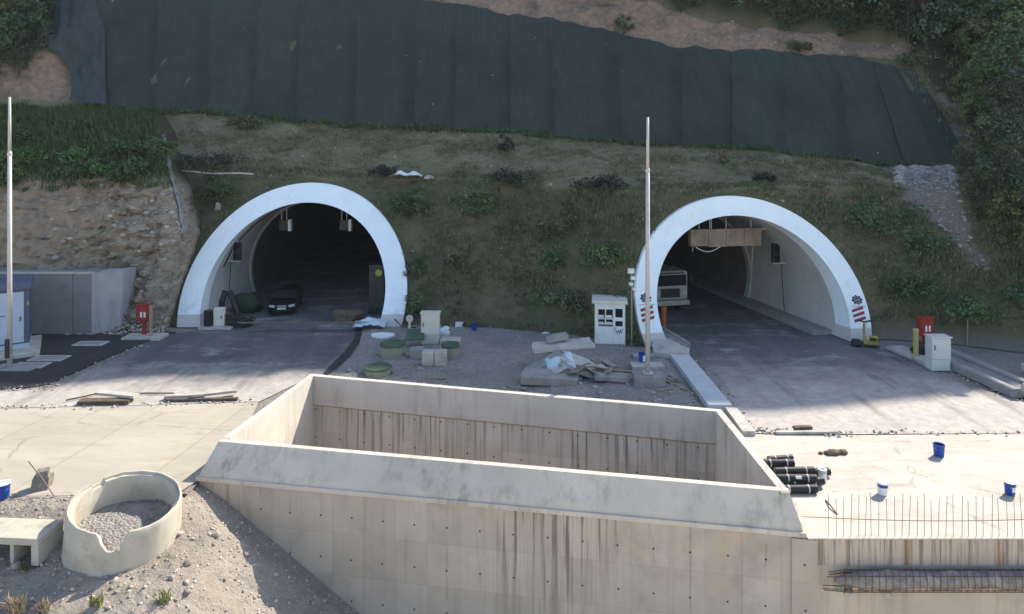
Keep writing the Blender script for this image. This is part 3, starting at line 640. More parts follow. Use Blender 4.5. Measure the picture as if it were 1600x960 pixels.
def signal(P, side, z, d, name, label):
    """black signal head on a wall bracket with a cable running down"""
    hw = P.sx*math.sqrt((P.r-P.th)**2-(z-P.c)**2); pos = P.o+P.la*(side*(hw-.42))+P.ax*(d+P.tilt*z)+Vector((0, 0, z))
    root = thing(name, label, 'signal', pos, math.atan2(-P.ax.x, P.ax.y))
    MB().box((0, 0, 0), (.46, .22, 1.15)).build('signal_head', M['black'], root, bevel=.02)
    for dz in (-.30, .30): MB().lathe([(.001, 0), (.15, 0), (.17, .05)], (0, 0, 0), 16, M=Matrix.Translation((0, -.115, dz)) @ Matrix.Rotation(R(90), 4, 'X')).build('lens', M['glass'], root)
    m = MB(); m.box((side*.28, 0, .60), (.72, .06, .05)); m.box((side*.28, 0, -.62), (.95, .06, .05)); m.tube([(side*.1, 0, .58), (side*.52, 0, -.60)], .02); m.build('bracket', M['grey_cab'], root)
    m = MB(); m.tube([(side*.44, .05, -.6), (side*.47, .05, -1.6), (side*.62, .05, -z+.3)], .025, 6); m.build('cable', M['black'], root)
    return root
signal(PL, -1, 3.55, 2.2, 'lane_signal', 'black lane signal box on the left wall inside the left tunnel')
signal(PR, 1, 3.75, 3.4, 'lane_signal', 'black lane signal box on the right wall inside the right tunnel')
m = MB(); k_ = P_ = PL; pf = PL.prof(PL.r-PL.th-.04, 60)
def arc_cable(P, d, a0, a1, name, label):
    pf = [(P.sx*(P.r-P.th-.05)*math.cos(a), P.c+(P.r-P.th-.05)*math.sin(a)) for a in np.linspace(a0, a1, 30)]
    o = MB().tube([P.o+P.la*u+Vector((0, 0, z))+P.ax*(d+P.tilt*z) for u, z in pf], .035, 6).build(name, M['black']); return tag(o, label, 'cable')
arc_cable(PL, 2.3, math.pi*.55, math.pi*.93, 'ceiling_cable', 'black cable following the left curve of the left tunnel vault')
def hung_box(x, y, Y, name, label):
    p = atY(x, y, Y); root = thing(name, label, 'sign', p); MB().box((0, 0, 0), (.62, .35, .66)).build('housing', M['dark_metal'], root, bevel=.02)
    MB().box((.36, -.02, 0), (.16, .40, .74)).build('side_panel', M['grey_cab'], root); m = MB()
    for dx in (-.2, .12): MB().tube([(dx, 0, .3), (dx, 0, 1.25)], .03, 6).build('hanger_rod', M['steel'], root)
hung_box(445, 352, 44.5, 'overhead_signal', 'left of two boxes hanging from the vault in the left tunnel mouth'); hung_box(539, 352, 44.5, 'overhead_signal', 'right of two boxes hanging from the vault in the left tunnel mouth')
# boarded gantry in the right tunnel
p = atY(1133, 371, 39.5); root = thing('overhead_gantry', 'long brown boarded beam hanging under the vault of the right tunnel', 'gantry', p, .16)
L_ = 118*39.5/F
for k in range(4):
    w_ = L_/4; MB().box((-L_/2+w_*(k+.5), 0, random.uniform(-.02, .02)), (w_-.02, .35, 1.0+random.uniform(-.05, .05)), ry=R(random.uniform(-1, 1))).build('board_panel', M['cardboard'], root, bevel=.01)
for dx in (-.95, -.85, .05, 1.6, -1.6): MB().tube([(dx, 0, .45), (dx, 0, 1.15)], .03, 6).build('hanger_rod', M['steel'], root)
MB().tube([(1.62, -.2, -.5), (1.5, -.25, -1.7)], .035, 6).build('hanging_strip', M['wood'], root)
MB().tube([(-2.05, -.2, -.3), (-2.1, -.2, -.75)], .04, 6).build('end_stub', M['wood'], root)
MB().tube([(-1.9+1.5*s, -.2, -.5-.28*math.sin(s*math.pi)) for s in np.linspace(0, 1, 9)], .03, 6).build('loose_hose', M['grey_cab'], root)
MB().box((2.35, 0, .45), (.65, .1, .06)).build('end_arm', M['grey_cab'], root)

# ---------------------------------------------------------------- slope netting
t = NT('shade_net'); p = t.pos(); a = t.sep(t.attr())
c = t.mix(t.ramp(t.noise(p, .25, 7, .65), .38, .64), (.024, .037, .026), (.044, .058, .040)); c = t.mix(t.ramp(t.noise(t.map(p, (1, 1, .2)), 1.6, 6, .7), .5, .7, 0, .7), c, (.038, .037, .032))
c = t.mix(t.ramp(t.math('ADD', a[0], t.math('MULTIPLY', t.math('SUBTRACT', t.noise(p, .3), .5), .4)), .62, .80, 0, .8), c, (.040, .056, .044))
c = t.mix(t.ramp(a[2], 0, 1, 0, .35), c, (.036, .034, .026)); fm_ = t.math('MULTIPLY', t.math('MULTIPLY', t.ramp(a[1], .70, .86), t.ramp(a[0], .86, .70)), t.ramp(t.noise(p, .5, 5), .35, .65, .12, .62)); c = t.mix(fm_, c, (.012, .015, .013)); c = t.mix(t.ramp(a[1], .05, .0, 0, .1), c, (.045, .056, .052))  # fold shade put into the colour as dark bands beside the seams
wv = t.noise(t.map(p, (5, 1, .15)), 1, 4); c = t.mix(t.ramp(wv, .48, .68, 0, .5), c, (.02, .025, .023)); c = t.mix(t.ramp(t.noise(t.map(p, (.5, 1, .35), loc=(4, 0, 0)), 1, 9, .75), .58, .70, 0, .55), c, (.044, .048, .034)); c = t.mix(t.ramp(t.vor(p, .45), .035, .02), c, (.30, .31, .30)); t.bump(t.math('ADD', wv, t.noise(t.map(p, (.8, 1, 2.4)), 1, 5)), .45, .06); M['net'] = t.done(c, .8)
t = NT('net_fold'); p = t.pos(); c = t.mix(t.ramp(t.noise(t.map(p, (2, 2, .4)), 1, 6), .35, .65), (.034, .044, .044), (.050, .062, .060)); M['net_fold'] = t.done(c, .75)
net = thing('slope_netting', 'dark green erosion netting draped in broad strips over the slope above both tunnels', 'netting', (0, 50, 11))
edges = np.linspace(-30.9, 30.4, 17)+np.array([0]+[random.uniform(-.6, .6) for _ in range(15)]+[0])
def netpt(x, v, lift, u=.5):
    k = 1.93+v*(4.02-1.93) if x < 29 else 1.93+v*1.9
    if x > 22:                                       # right end is cut back obliquely at the top
        kmax = np.interp(x, [22, 27, 31.5, 33], [4.02, 3.95, 3.7, 2.9]); k = 1.9+v*(kmax-1.9)
    q = hill(x, k)*.6+Vector((x, *hill_raw(x, k)))*.4
    b = .16+lift+.16*mn.noise(Vector((x*1.5, v*1.2, 3)))+.05*mn.noise(Vector((x*4, v*.8, 5)))+.05*mn.noise(Vector((x*.4, v*7, 8)))
    return q+Vector((0, -.75, .66))*b
for i in range(len(edges)-1):
    a0, a1 = edges[i], edges[i+1]+.22; V = []; C = []; nu, nv = 21, 40; jig = random.random()
    for v in np.linspace(0, 1, nv):
        for u in np.linspace(0, 1, nu):
            x = a0+(a1-a0)*u; x += .10*mn.noise(Vector((i*7, v*3, 0)))*(1 if 0 < i < 15 else .3)
            y0_, y1_ = hill_raw(x, 1.93)[0], hill_raw(x, 1.93+v*2.05)[0]; x *= 1+(y1_/y0_-1)*(.95 if x < 20 else .95*max(0, (30-x)/10))
            V.append(tuple(netpt(x, v+.012*mn.noise(Vector((x, 0, v*3))), .022*(1-u)+.03*math.sin(math.pi*u*2+i*1.7)+(i % 2)*.01+.05*mn.noise(Vector((x*2.2, v*9, i))), u)-net.location)); C.append((v, u, jig))
    Fq = np.array([(r*nu+c_, r*nu+c_+1, (r+1)*nu+c_+1, (r+1)*nu+c_) for r in range(nv-1) for c_ in range(nu-1)])
    np_mesh('net_strip', np.array(V), Fq, M['net'], np.array(C), net, smooth=True)
V = []; nu, nv = 20, 40
for v in np.linspace(0, 1, nv):
    k = 1.95+2.07*v; xl = np.interp(v, [0, .5, 1], [-33.3, -35.8, -41.5]); xr = np.interp(v, [0, .5, 1], [-30.6, -33.3, -37.6])
    for u in np.linspace(0, 1, nu):
        x = xl+(xr-xl)*u; q = hill(x, k)*.5+Vector((x, *hill_raw(x, k)))*.5+Vector((.15, -.75, .66))*(.42+.08*math.sin(u*19+v*5)+.22*mn.noise(Vector((u*4, v*7, 0)))); V.append(tuple(q-net.location))
Fq = np.array([(r*nu+c_, r*nu+c_+1, (r+1)*nu+c_+1, (r+1)*nu+c_) for r in range(nv-1) for c_ in range(nu-1)])
np_mesh('folded_edge_strip', np.array(V), Fq, M['net_fold'], parent=net, smooth=True)

# pale fabric strip along the bank's nose
pts = [bank(1.0, v)+Vector((.08, .05, .06)) for v in np.linspace(.62, 1.75, 26)]
m = MB(); m.grid([[p+Vector((-.05-.12*mn.noise(p*3), 0, .02)) for p in pts], [p+Vector((.04+.1*mn.noise(p*3+Vector((4, 0, 0))), .02, .05)) for p in pts], [p+Vector((.10, .3, -.12)) for p in pts]])
tag(m.build('fabric_strip', pm('frayed_pale_fabric', (.30, .29, .28), (.17, .16, .15), 3, .9)), 'frayed pale geotextile strip running down the nose of the earth bank beside the left portal', 'fabric strip')
# ---------------------------------------------------------------- shaft
d_f = (FRo-FLo).normalized(); d_r = (RR-RL).normalized(); d_l = (RL-FL).normalized(); d_ri = (RR-FR).normalized()
M['wall_front'] = wall_mat('stained_front_wall', (.51, .43, .345), d_f, 1.25, .3, (.95, 1.2), 0, cl=(-2.2, 2.0), n2w=(.49, .62), ties=(.95, .1, 1.2, -.12, .026))
M['wall_rear'] = wall_mat('stained_rear_wall', (.50, .485, .45), d_r, 1.2, .35, (1.05, 1.3), .1, n2w=(.38, .55), ties=(1.05, .2, 1.1, .1, .03))
M['wall_side'] = weathered('shaft_side_concrete', (.60, .54, .46), .6, .3); M['parapet'] = weathered('parapet_concrete', (.60, .515, .415), .5, .35)
M['parapet_rear'] = weathered('rear_parapet_concrete', (.47, .43, .385), .6, .9); M['hole'] = pm('tie_hole', (.02, .018, .015))
M['cap'] = weathered('pale_cap_concrete', (.56, .52, .45), .6, .15)
shaft = thing('concrete_shaft', 'big open concrete shaft with flared parapet in the foreground', 'shaft', (-.8, 21, 0)); inv = -shaft.location
def poly_wall(name, profs, mat, mats=None, midx=None, rough=.0, div=40):
    """profs: list of (start, end) pairs across the section; lofts a closed section along the wall"""
    m = MB(); n = len(profs)
    G = [[a.lerp(b, s)+inv+Vector(mn.noise_vector(a.lerp(b, s)*.9))*rough for a, b in profs] for s in np.linspace(0, 1, div)]
    m.grid(G, closed=True); m.add(G[0], [tuple(range(n))]); m.add(G[-1], [tuple(range(n))]); 
    if mats:
        for i in range((div-1)*n): m.m[i] = midx[i % n]
        m.m[-1] = m.m[-2] = midx[0]
    return m.build(name, mats or mat, shaft)
VZ = lambda v, z: Vector((v.x, v.y, z))
nf = Vector((-d_f.y, d_f.x, 0)); nf = nf if nf.y > 0 else -nf
tk = .23                                                # parapet top thickness
# front parapet: flared outwards at its foot, resting on a slim ledge
def fr(off, z): return (VZ(FL, z)+nf*off+d_f*(-.0), VZ(FR, z)+nf*off)
fl_o = lambda z, e=0: (VZ(FLo, z)-nf*e-d_f*e, VZ(FRo, z)-nf*e+d_f*e)
mid = (VZ(FLo, .48).lerp(VZ(FL, .48), .50)-d_f*.0, VZ(FRo, .48).lerp(VZ(FR, .48), .50))
low = (VZ(FLo, .24).lerp(VZ(FL, .24), .14), VZ(FRo, .24).lerp(VZ(FR, .24), .14))
poly_wall('front_parapet', [fl_o(.10), low, mid, (VZ(FL, .84), VZ(FR, .84)), (VZ(FL, .9)+nf*.03, VZ(FR, .9)+nf*.03), (VZ(FL, .9)+nf*tk, VZ(FR, .9)+nf*tk), (VZ(FL, .1)+nf*(tk+.02), VZ(FR, .1)+nf*(tk+.02))], None, [M['parapet'], M['cap']], [0, 0, 0, 0, 1, 0, 0], .006)
poly_wall('front_ledge', [fl_o(-.02, .07), fl_o(.095, .07), (VZ(FLo, .095)+nf*.6, VZ(FRo, .095)+nf*.6), (VZ(FLo, -.02)+nf*.6, VZ(FRo, -.02)+nf*.6)], M['parapet'], rough=.004)
fw = poly_wall('front_wall', [(VZ(FLo, -8.9), VZ(FRo, -8.9)+d_f*.05), (VZ(FLo, -.022), VZ(FRo, -.022)+d_f*.05), (VZ(FLo, -.022)+nf*.7, VZ(FRo, -.022)+nf*.7), (VZ(FLo, -8.9)+nf*.7, VZ(FRo, -8.9)+nf*.7)], M['wall_front'], rough=.004)
# pier at the right end of the front wall
MB().box((FRo.x+.06+inv.x, FRo.y+.25+inv.y, -4.5), (.62, .62, 8.86), rz=math.atan2(d_f.y, d_f.x)).build('corner_pier', M['wall_front'], shaft, bevel=.01)
# rear wall and parapet
nr = Vector((-d_r.y, d_r.x, 0)); nr = nr if nr.y > 0 else -nr
poly_wall('rear_parapet', [(VZ(RL, .9), VZ(RR, .9)), (VZ(RL, .9)-nr*tk, VZ(RR, .9)-nr*tk), (VZ(RL, .42)-nr*(tk+.02), VZ(RR, .42)-nr*(tk+.02)), (VZ(RL, -.2)-nr*(tk+.06), VZ(RR, -.2)-nr*(tk+.06)), (VZ(RL, -.3)-nr*(tk-.12), VZ(RR, -.3)-nr*(tk-.12)), (VZ(RL, -.3)+nr*.3, VZ(RR, -.3)+nr*.3), (VZ(RL, .1)+nr*.25, VZ(RR, .1)+nr*.25)], None, [M['cap'], M['parapet_rear']], [0, 1, 1, 1, 1, 1, 1], .008)
poly_wall('rear_wall', [(VZ(RL, -.302)-nr*(tk-.1), VZ(RR, -.302)-nr*(tk-.1)), (VZ(RL, -8.9)-nr*(tk-.1), VZ(RR, -8.9)-nr*(tk-.1)), (VZ(RL, -8.9)+nr*.2, VZ(RR, -8.9)+nr*.2), (VZ(RL, -.302)+nr*.2, VZ(RR, -.302)+nr*.2)], M['wall_rear'], rough=.004)
# side walls
nl = Vector((-1, .15, 0)).normalized(); nrr = Vector((1, 0, 0))
def side(name, a, b, out, zt, mats):
    a = a+ (b-a).normalized()*.31; b = b-(b-a).normalized()*.31
    o3 = out*tk
    poly_wall(name, [(VZ(a, zt)-o3*0, VZ(b, zt)), (VZ(a, zt)-out*tk, VZ(b, zt)-out*tk), (VZ(a, -8.9)-out*(tk+.05), VZ(b, -8.9)-out*(tk+.05)), (VZ(a, -8.9)+out*.2, VZ(b, -8.9)+out*.2), (VZ(a, -.05)+out*.3, VZ(b, -.05)+out*.3), (VZ(a, .4)+out*.05, VZ(b, .4)+out*.05)], None, mats, [1, 0, 0, 0, 0, 0], .006, 24)
side('left_wall', FL, RL, nl, .897, [M['wall_side'], M['cap']])
side('right_wall', FR, RR, nrr, .897, [M['wall_side'], M['cap']])
for (a, b, o_) in ((FL, RL, nl), (FR, RR, nrr)):       # end blocks closing the corners
    for e, d_ in ((a, 1), (b, -1)):
        c = e+(b-a).normalized()*.165*d_-o_*(tk/2); MB().box((c.x+inv.x, c.y+inv.y, -4.0), (tk-.004, .33, 8.0+.9*2-.012), rz=math.atan2((b-a).y, (b-a).x)-math.pi/2).build('corner_block', M['wall_side'], shaft)
MB().add([VZ(p, -6)+inv for p in (FL, FR, RR, RL)], [(0, 1, 2, 3)]).build('shaft_floor', M['wall_side'], shaft)

# ---------------------------------------------------------------- right retaining wall with starter bars
M['wall_right'] = wall_mat('rust_stained_wall', (.56, .46, .36), (1, 0), 1.3, 1.2, (1.6, 5), .5, blotch=.4, n2w=(.28, .42))
rw = thing('retaining_wall', 'concrete retaining wall under the pale platform with a row of starter bars on top', 'wall', (7.9, WY, 0)); inv = -rw.location
m = MB(); m.b0(-.1, 40, .02, .6, -.7, -.043); m.build('upper_wall', M['wall_right'], rw, rough=0)
m = MB(); m.b0(-.1, 40, .035, .55, -8.9, -.71); m.build('lower_wall', wall_mat('lower_right_wall', (.58, .475, .365), (1, 0), .4, .3, (2.4, 6), -1), rw)
k = .25; prof_ = None
while k < 7.0:
    h = random.uniform(.92, 1.1); a = random.uniform(-.05, .05); b = random.uniform(-.04, .04)
    MB().tube([(k, .12, -.1), (k+a*.5, .12+b*.4, h*.5), (k+a, .12+b, h)], .0065, 6).build('starter_bar', M['rebar'], rw); k += .19+random.uniform(-.04, .04)
MB().tube([(-.45+7.6*s, .10, .50-.12*math.sin(s*3.1)+.02*s) for s in np.linspace(0, 1, 14)], .009, 6).build('tie_bar', M['rebar'], rw)
# rebar cage lying along the wall
p0 = Vector((8.15, WY-.22, -.95)); cage = thing('rebar_cage', 'long half-concreted rebar cage jutting along the retaining wall face', 'rebar cage', p0)
V = []; nn = 14
m = MB(); G = []
for s in np.linspace(0, 7.5, 70):
    rr = .20*(min(1, .35+s*.9)); G.append([Vector((s, rr*1.1*math.cos(a)*.9, rr*math.sin(a)+.03))+Vector(mn.noise_vector(Vector((s*2.5, math.cos(a)*2, math.sin(a)*2))))*.07 for a in np.linspace(0, 6.283, nn+1)[:-1]])
m.grid(G, closed=True); m.add(G[0], [tuple(range(nn))]); m.build('concrete_core', pm('crumbled_core', (.34, .30, .26), (.20, .175, .15), 6, .95, bump=.8, dirt=(.44, .39, .33), dscale=2.5, bdist=.04), cage, smooth=True)
for s in np.arange(.25, 7.4, .17):
    MB().tube([(s+.10*math.cos(a)+.0, .235*math.cos(a), .25*math.sin(a)+.02) for a in np.linspace(0, 6.283, 13)], .008, 5, caps=False).build('hoop', M['rust'], cage)
for a in (0.3, 1.2, 2.2, 3.6, 4.4, 5.3):
    MB().tube([(-.25+random.uniform(-.2, .2), .16*math.cos(a), .2*math.sin(a)), (.3, .235*math.cos(a), .25*math.sin(a)), (7.5, .235*math.cos(a), .25*math.sin(a))], .011, 5).build('long_bar', M['rust'], cage)
for x_, z_, r_ in ((.35, -.30, .12), (.75, -.24, .10), (1.3, -.30, .13), (.1, -.2, .09)): MB().rock((x_, .02, z_), r_, x_*9).build('broken_lump', M['ringcon'], cage)
tag(MB().tube([at(1290, 782), at(1297, 792)+Vector((0, 0, .05)), at(1308, 804)], .02, 6).build('bent_bar', M['rust']), 'short bent rusty bar lying on the platform near the shaft corner', 'rebar')

# ---------------------------------------------------------------- grey retaining wall on the left
M['greywall'] = wall_mat('grey_retaining_wall', (.235, .235, .232), (1, 0), .35, .05, (2.5, 1.1), 3)
gw = thing('retaining_wall', 'grey concrete block retaining wall below the earth bank beside the kiosk', 'wall', (-22.6, 36.4, 0))
XC = (143-800)*36.4/F+22.6; XJ = (113-800)*36.4/F+22.6
MB().b0(XJ+.03, XC, 0, 1.6, -.05, 3.22).build('end_panel', M['greywall'], gw, bevel=.02)
MB().b0(-10, XJ, .02, 1.5, -.05, 3.20).build('long_panel', M['greywall'], gw, bevel=.02)
m = MB(); m.add([(XC+.003, .02, -.05), (XC+1.15, .75, -.05), (XC+1.35, .55, 3.28), (XC+.003, .02, 3.22), (XC+.003, 1.6, -.05), (XC+1.15, 1.9, -.05), (XC+1.35, 1.9, 3.28), (XC+.003, 1.6, 3.22)], [(0, 1, 2, 3), (4, 5, 6, 7), (3, 2, 6, 7), (1, 5, 6, 2)])
m.build('return_panel', weathered('lit_grey_return', (.36, .36, .355), .8, .2), gw)  # lighter tone puts the light on this turned face into the colour
MB().b0(-10, XC+.04, -.04, .25, 3.222, 3.30).build('coping', M['paleblock'], gw)

def hill_at(x, y, kmin=0., kmax=5.):
    """the point of the hillside seen at a pixel"""
    best = None
    for k in np.linspace(kmin, kmax, 500):
        lo, hi = -60., 60.
        for _ in range(3):
            pass
        yy, _z = hill_raw((x-CX)*45/F, k); X = (x-CX)*yy/F; yy, zz = hill_raw(X, k); X = (x-CX)*yy/F; yy, zz = hill_raw(X, k); py = HY-F*(zz-CH)/yy
        if best is None or abs(py-y) < best[0]: best = (abs(py-y), X, k)
    return hill(best[1], best[2]), best[1], best[2]
# ---------------------------------------------------------------- vegetation
t = NT('leaves'); oi = t.nd('ShaderNodeObjectInfo'); a = t.attr()
hv = t.nd('ShaderNodeHueSaturation'); t.ln(t.ramp(oi.outputs['Random'], 0, 1, .47, .53), hv.inputs['Hue']); t.ln(t.ramp(oi.outputs['Random'], 0, 1, .75, 1.25), hv.inputs['Value']); t.ln(a, hv.inputs['Color'])
t.b.inputs['Transmission Weight'].default_value = 0
M['leaf'] = t.done(hv.outputs[0], .6)
t = NT('grass_blades'); M['grass'] = t.done(t.attr(), .7)
def leaves(centres, radii, per, size, cols, flat=.8, rng=None):
    """leaf cards through a set of clumps: returns V, F, C"""
    rng = rng or RNG; n = len(centres)*per
    c = np.repeat(np.array(centres, float), per, 0); r = np.repeat(np.array(radii, float), per)[:, None]
    d = rng.normal(size=(n, 3)); d /= np.linalg.norm(d, axis=1)[:, None]; rad = rng.random((n, 1))**.45
    p = c+d*r*rad*np.array([1, 1, flat])
    nrm = d*.6+rng.normal(size=(n, 3))*.6+np.array([0, 0, .5]); nrm /= np.linalg.norm(nrm, axis=1)[:, None]
    t1 = np.cross(nrm, rng.normal(size=(n, 3))); t1 /= np.linalg.norm(t1, axis=1)[:, None]; t2 = np.cross(nrm, t1)
    s = size*rng.uniform(.55, 1.3, (n, 1)); V = np.stack([p-t1*s, p+t2*s*.45+nrm*s*.15, p+t1*s, p-t2*s*.45+nrm*s*.15], 1).reshape(-1, 3)
    Fq = np.arange(n*4).reshape(n, 4); k = np.repeat(rng.random(len(centres))**1.5, per)*.85+rng.random(n)*.35
    col = np.array(cols[0])[None]*(1-k[:, None])+np.array(cols[1])[None]*k[:, None]
    return V, Fq, np.repeat(col, 4, 0)
GREENS = [((.046, .071, .037), (.096, .132, .062)), ((.040, .062, .040), (.078, .112, .065)), ((.062, .093, .034), (.132, .178, .059))]
def crown_clumps(h, r, n, rng, low=.25):
    cs = []; rs = []
    for i in range(n):
        z = low+(1-low)*rng.random()**.8; prof = math.sin(math.pi*min(1, (1-z)/(1-low)*.78+.10))**.7
        a = rng.random()*6.28; rr = r*prof*(.35+.65*rng.random()**.5); cs.append((rr*math.cos(a), rr*math.sin(a), h*z)); rs.append(r*rng.uniform(.16, .34))
    return cs, rs
def tree_proto(seed, h, r, cols, n=60, per=42, size=.20, low=.03):
    rng = np.random.default_rng(seed); cs, rs = crown_clumps(h, r, n, rng, low); V, Fq, C = leaves(cs, rs, per, size, cols, .75, rng)
    root = bpy.data.objects.new('tree', None); COL.objects.link(root)
    np_mesh('crown', V, Fq, M['leaf'], C, root)
    m = MB(); m.tube([(0, 0, -.6), (.05, 0, h*.3), (-.08, .1, h*.6), (0, 0, h*.85)], [.14, .11, .07, .03], 7)
    for i in range(9):
        c = cs[i*3]; z0 = c[2]*.6; m.tube([(0, 0, z0), (c[0]*.5, c[1]*.5, z0+(c[2]-z0)*.6), c], [.06, .04, .015], 5)
    m.build('trunk', M['bark'], root); return root
PROTO = [tree_proto(1, 8.0, 2.9, GREENS[0]), tree_proto(2, 9.5, 2.6, GREENS[1]), tree_proto(3, 7.0, 3.1, GREENS[2]), tree_proto(4, 8.5, 3.2, GREENS[1], 70)]
used = [False]*4
def tree(x, k, s, kind, label, group, pos=None):
    p = pos or hill(x, k); src = PROTO[kind]
    if used[kind]: o = copy_tree(src)
    else: o = src; used[kind] = True
    o.location = p-Vector((0, 0, .1)); o.scale = (s, s, s*random.uniform(.9, 1.12)); o.rotation_euler = (random.uniform(-.06, .06), random.uniform(-.06, .06), random.uniform(0, 6.28))
    tag(o, label, 'tree', group)
random.seed(11)
for x, k in [(9, 5.06), (11.5, 5.05), (13.3, 5.10), (15.6, 5.05), (18, 5.06), (20.3, 5.04), (22.8, 5.06), (25, 5.03), (27.3, 5.05), (29.5, 5.02), (31.5, 4.9), (33, 4.6), (35.5, 4.8), (38, 4.9), (41, 4.9), (13, 5.16), (17, 5.17), (21, 5.16), (25.5, 5.16), (29.5, 5.15), (34, 5.13), (39, 5.15), (44, 5.1), (23, 5.25), (31, 5.26), (37, 5.27)]:
    tree(x+random.uniform(-.5, .5), k, random.uniform(.75, 1.15), random.choice((0, 1, 3, 1)), 'dark leafy tree in the dense forest above the bare rock cut and netting', 'trees of the forest above the netting')
for x, y, s in [(1525, 120, .55), (1560, 95, .75), (1600, 110, .9), (1500, 75, .6), (1545, 165, .6), (1590, 190, .8), (1560, 235, .6), (1530, 215, .42), (1600, 265, .75), (1560, 300, .55), (1592, 330, .62), (1615, 380, .5), (1540, 345, .36), (1572, 390, .45), (1602, 430, .45), (1520, 285, .34), (1610, 480, .36), (1585, 140, .8), (1515, 165, .38)]:
    tree(0, 0, s, random.choice((2, 2, 0, 3)), 'bushy green tree on the steep slope right of the stony gully', 'trees right of the gully', hill_at(x, y, .3, 5.3)[0])
for x, y, z, s in [(-37.6, 52.8, 16.2, .5), (-38.5, 53.2, 16.4, .75), (-41, 53, 16, .85), (-40.2, 55.5, 18.5, .7), (-40.5, 56, 19, .9), (-44, 54, 17, .8), (-38.0, 52.6, 15.9, .32), (-40, 52.4, 15.6, .4)]:
    tree(0, 0, s, random.choice((0, 2, 3)), 'green tree on top of the small brown earth bluff left of the netting', 'trees above the earth bluff', Vector((x, y, z)))

for i in range(75):
    x = random.uniform(5, 40); k = random.uniform(5.0, 5.17); s_ = random.uniform(.28, .42)
    tree(x, k, s_, random.choice((0, 1, 3)), 'low young tree at the foot of the dark forest above the bare rock', 'undergrowth of the forest above the netting')
# shrubs: built at their own size, leaf cards on stems
def shrub(p, w, h, cols, label, group=None, name='shrub', seed=0, size=.11, dens=1., cat='shrub'):
    rng = np.random.default_rng(seed+100); n = max(8, int(22*dens)); cs = []; rs = []
    for i in range(n):
        a = rng.random()*6.28; q = rng.random()**.6; cs.append((w/2*q*math.cos(a), w/2*.7*q*math.sin(a), h*(.15+.8*rng.random()*(1-.5*q)))); rs.append(w*rng.uniform(.10, .2))
    V, Fq, C = leaves(cs, rs, int(34*dens), size, cols, .85, rng); root = thing(name, label, cat, p, 0, group); np_mesh('foliage', V, Fq, M['leaf'], C, root)
    m = MB()
    for c in cs[::3]: m.tube([(0, 0, -.1), (c[0]*.5, c[1]*.5, c[2]*.6), c], [.025, .018, .008], 4)
    m.build('stems', M['bark'], root); return root
G_MID = ((.040, .070, .031), (.078, .127, .050)); G_BR = ((.054, .093, .034), (.109, .171, .054)); G_DK = ((.025, .031, .022), (.050, .056, .037)); G_OL = ((.070, .085, .043), (.132, .147, .074))
for i, (x, y, w_, h_, g_, lab) in enumerate([
    (338, 318, 2.6, 1.8, G_MID, 'green shrub on the slope above the left shoulder of the left portal'),
    (640, 345, 2.4, 2.2, G_MID, 'green shrub on the slope at the right shoulder of the left portal'),
    (745, 338, 3.2, 2.4, G_BR, 'largest bright green shrub high on the slope midway between the portals'),
    (882, 372, 3.0, 2.2, G_BR, 'yellowish green shrub right of centre on the slope between the portals'),
    (945, 415, 2.6, 1.3, G_BR, 'low bright shrub on the slope left of the floodlight post'),
    (868, 418, 2.0, 1.3, G_MID, 'low dark green shrub in the middle of the slope between the portals'),
    (652, 440, 1.4, 1.6, G_MID, 'upright shrub close to the right side of the left portal'),
    (650, 500, 1.3, 1.9, G_BR, 'climbing green weed beside the foot of the left portal'),
    (715, 420, 1.8, 1., G_OL, 'olive tuft low on the slope between the portals'),
    (890, 480, 2.2, 1., G_OL, 'greyish weed patch on the slope above the white booth'),
    (1385, 372, 4.2, 2.8, G_MID, 'wide green shrub on the slope above the right shoulder of the right portal'),
    (1345, 352, 2.2, 1.4, G_BR, 'small bright shrub close above the right shoulder of the right portal'),
    (1445, 400, 2.6, 1.5, G_MID, 'shrub on the slope just below the stony gully'),
    (1420, 465, 2.6, 1.3, G_MID, 'low shrub right of the right portal halfway up the slope'),
    (1500, 500, 2.8, 1.2, G_BR, 'broad low weed clump above the drainage channel'),
    (1560, 480, 2.4, 1.5, G_MID, 'shrub on the far right slope above the dirt verge'),
    (790, 240, 1.1, 1.5, G_DK, 'dark spindly bush on the brown terrace under the netting'),
    (378, 200, 2.4, 1.4, G_OL, 'grey green bush at the foot of the netting above the left portal'),
    (975, 52, 1.6, 2.0, G_MID, 'lone green bush on the bare rock above the netting'),
    (1250, 82, 2.2, 1.1, G_OL, 'low bush at the top edge of the netting on the right'),
    (1420, 105, 2.4, 1.4, G_OL, 'bush at the upper right corner of the netting'),
    (1190, 285, 1.4, .5, G_DK, 'small dark clump on the terrace above the right portal'),
    (800, 288, 3.4, 1.0, G_DK, 'dark brushwood heap on the terrace edge midway between the portals'),
    (935, 292, 3.2, .7, G_DK, 'long dark brushwood heap on the terrace edge left of the tall pole'),
    (330, 262, 4.2, 1.0, G_DK, 'dark brushwood on the terrace behind the left bank'),
    (600, 275, 2.0, .7, G_DK, 'dark brushwood beside the white sheet on the terrace'),
    (1130, 258, .5, 1.2, ((.16, .13, .08), (.24, .2, .13)), 'pale dry plant standing on the terrace above the right portal')]):
    p, X, k = hill_at(x, y, .0, 5); shrub(p, w_, h_, g_, lab, seed=i, dens=1.15 if w_ > 2 else .8)
for i in range(26):
    u = random.uniform(.42, .99); v = random.uniform(.98, 1.75) if i < 18 else random.uniform(.9, 1.08); p = bank(u, v)
    shrub(p-Vector((0, 0, .1)), random.uniform(1.6, 3.0), random.uniform(.8, 1.6), random.choice((G_BR, G_MID, ((.055, .10, .032), (.10, .17, .05)))), 'leafy green bush in the thicket on top of the left earth bank', 'bushes on the left earth bank', seed=60+i, dens=1.3)
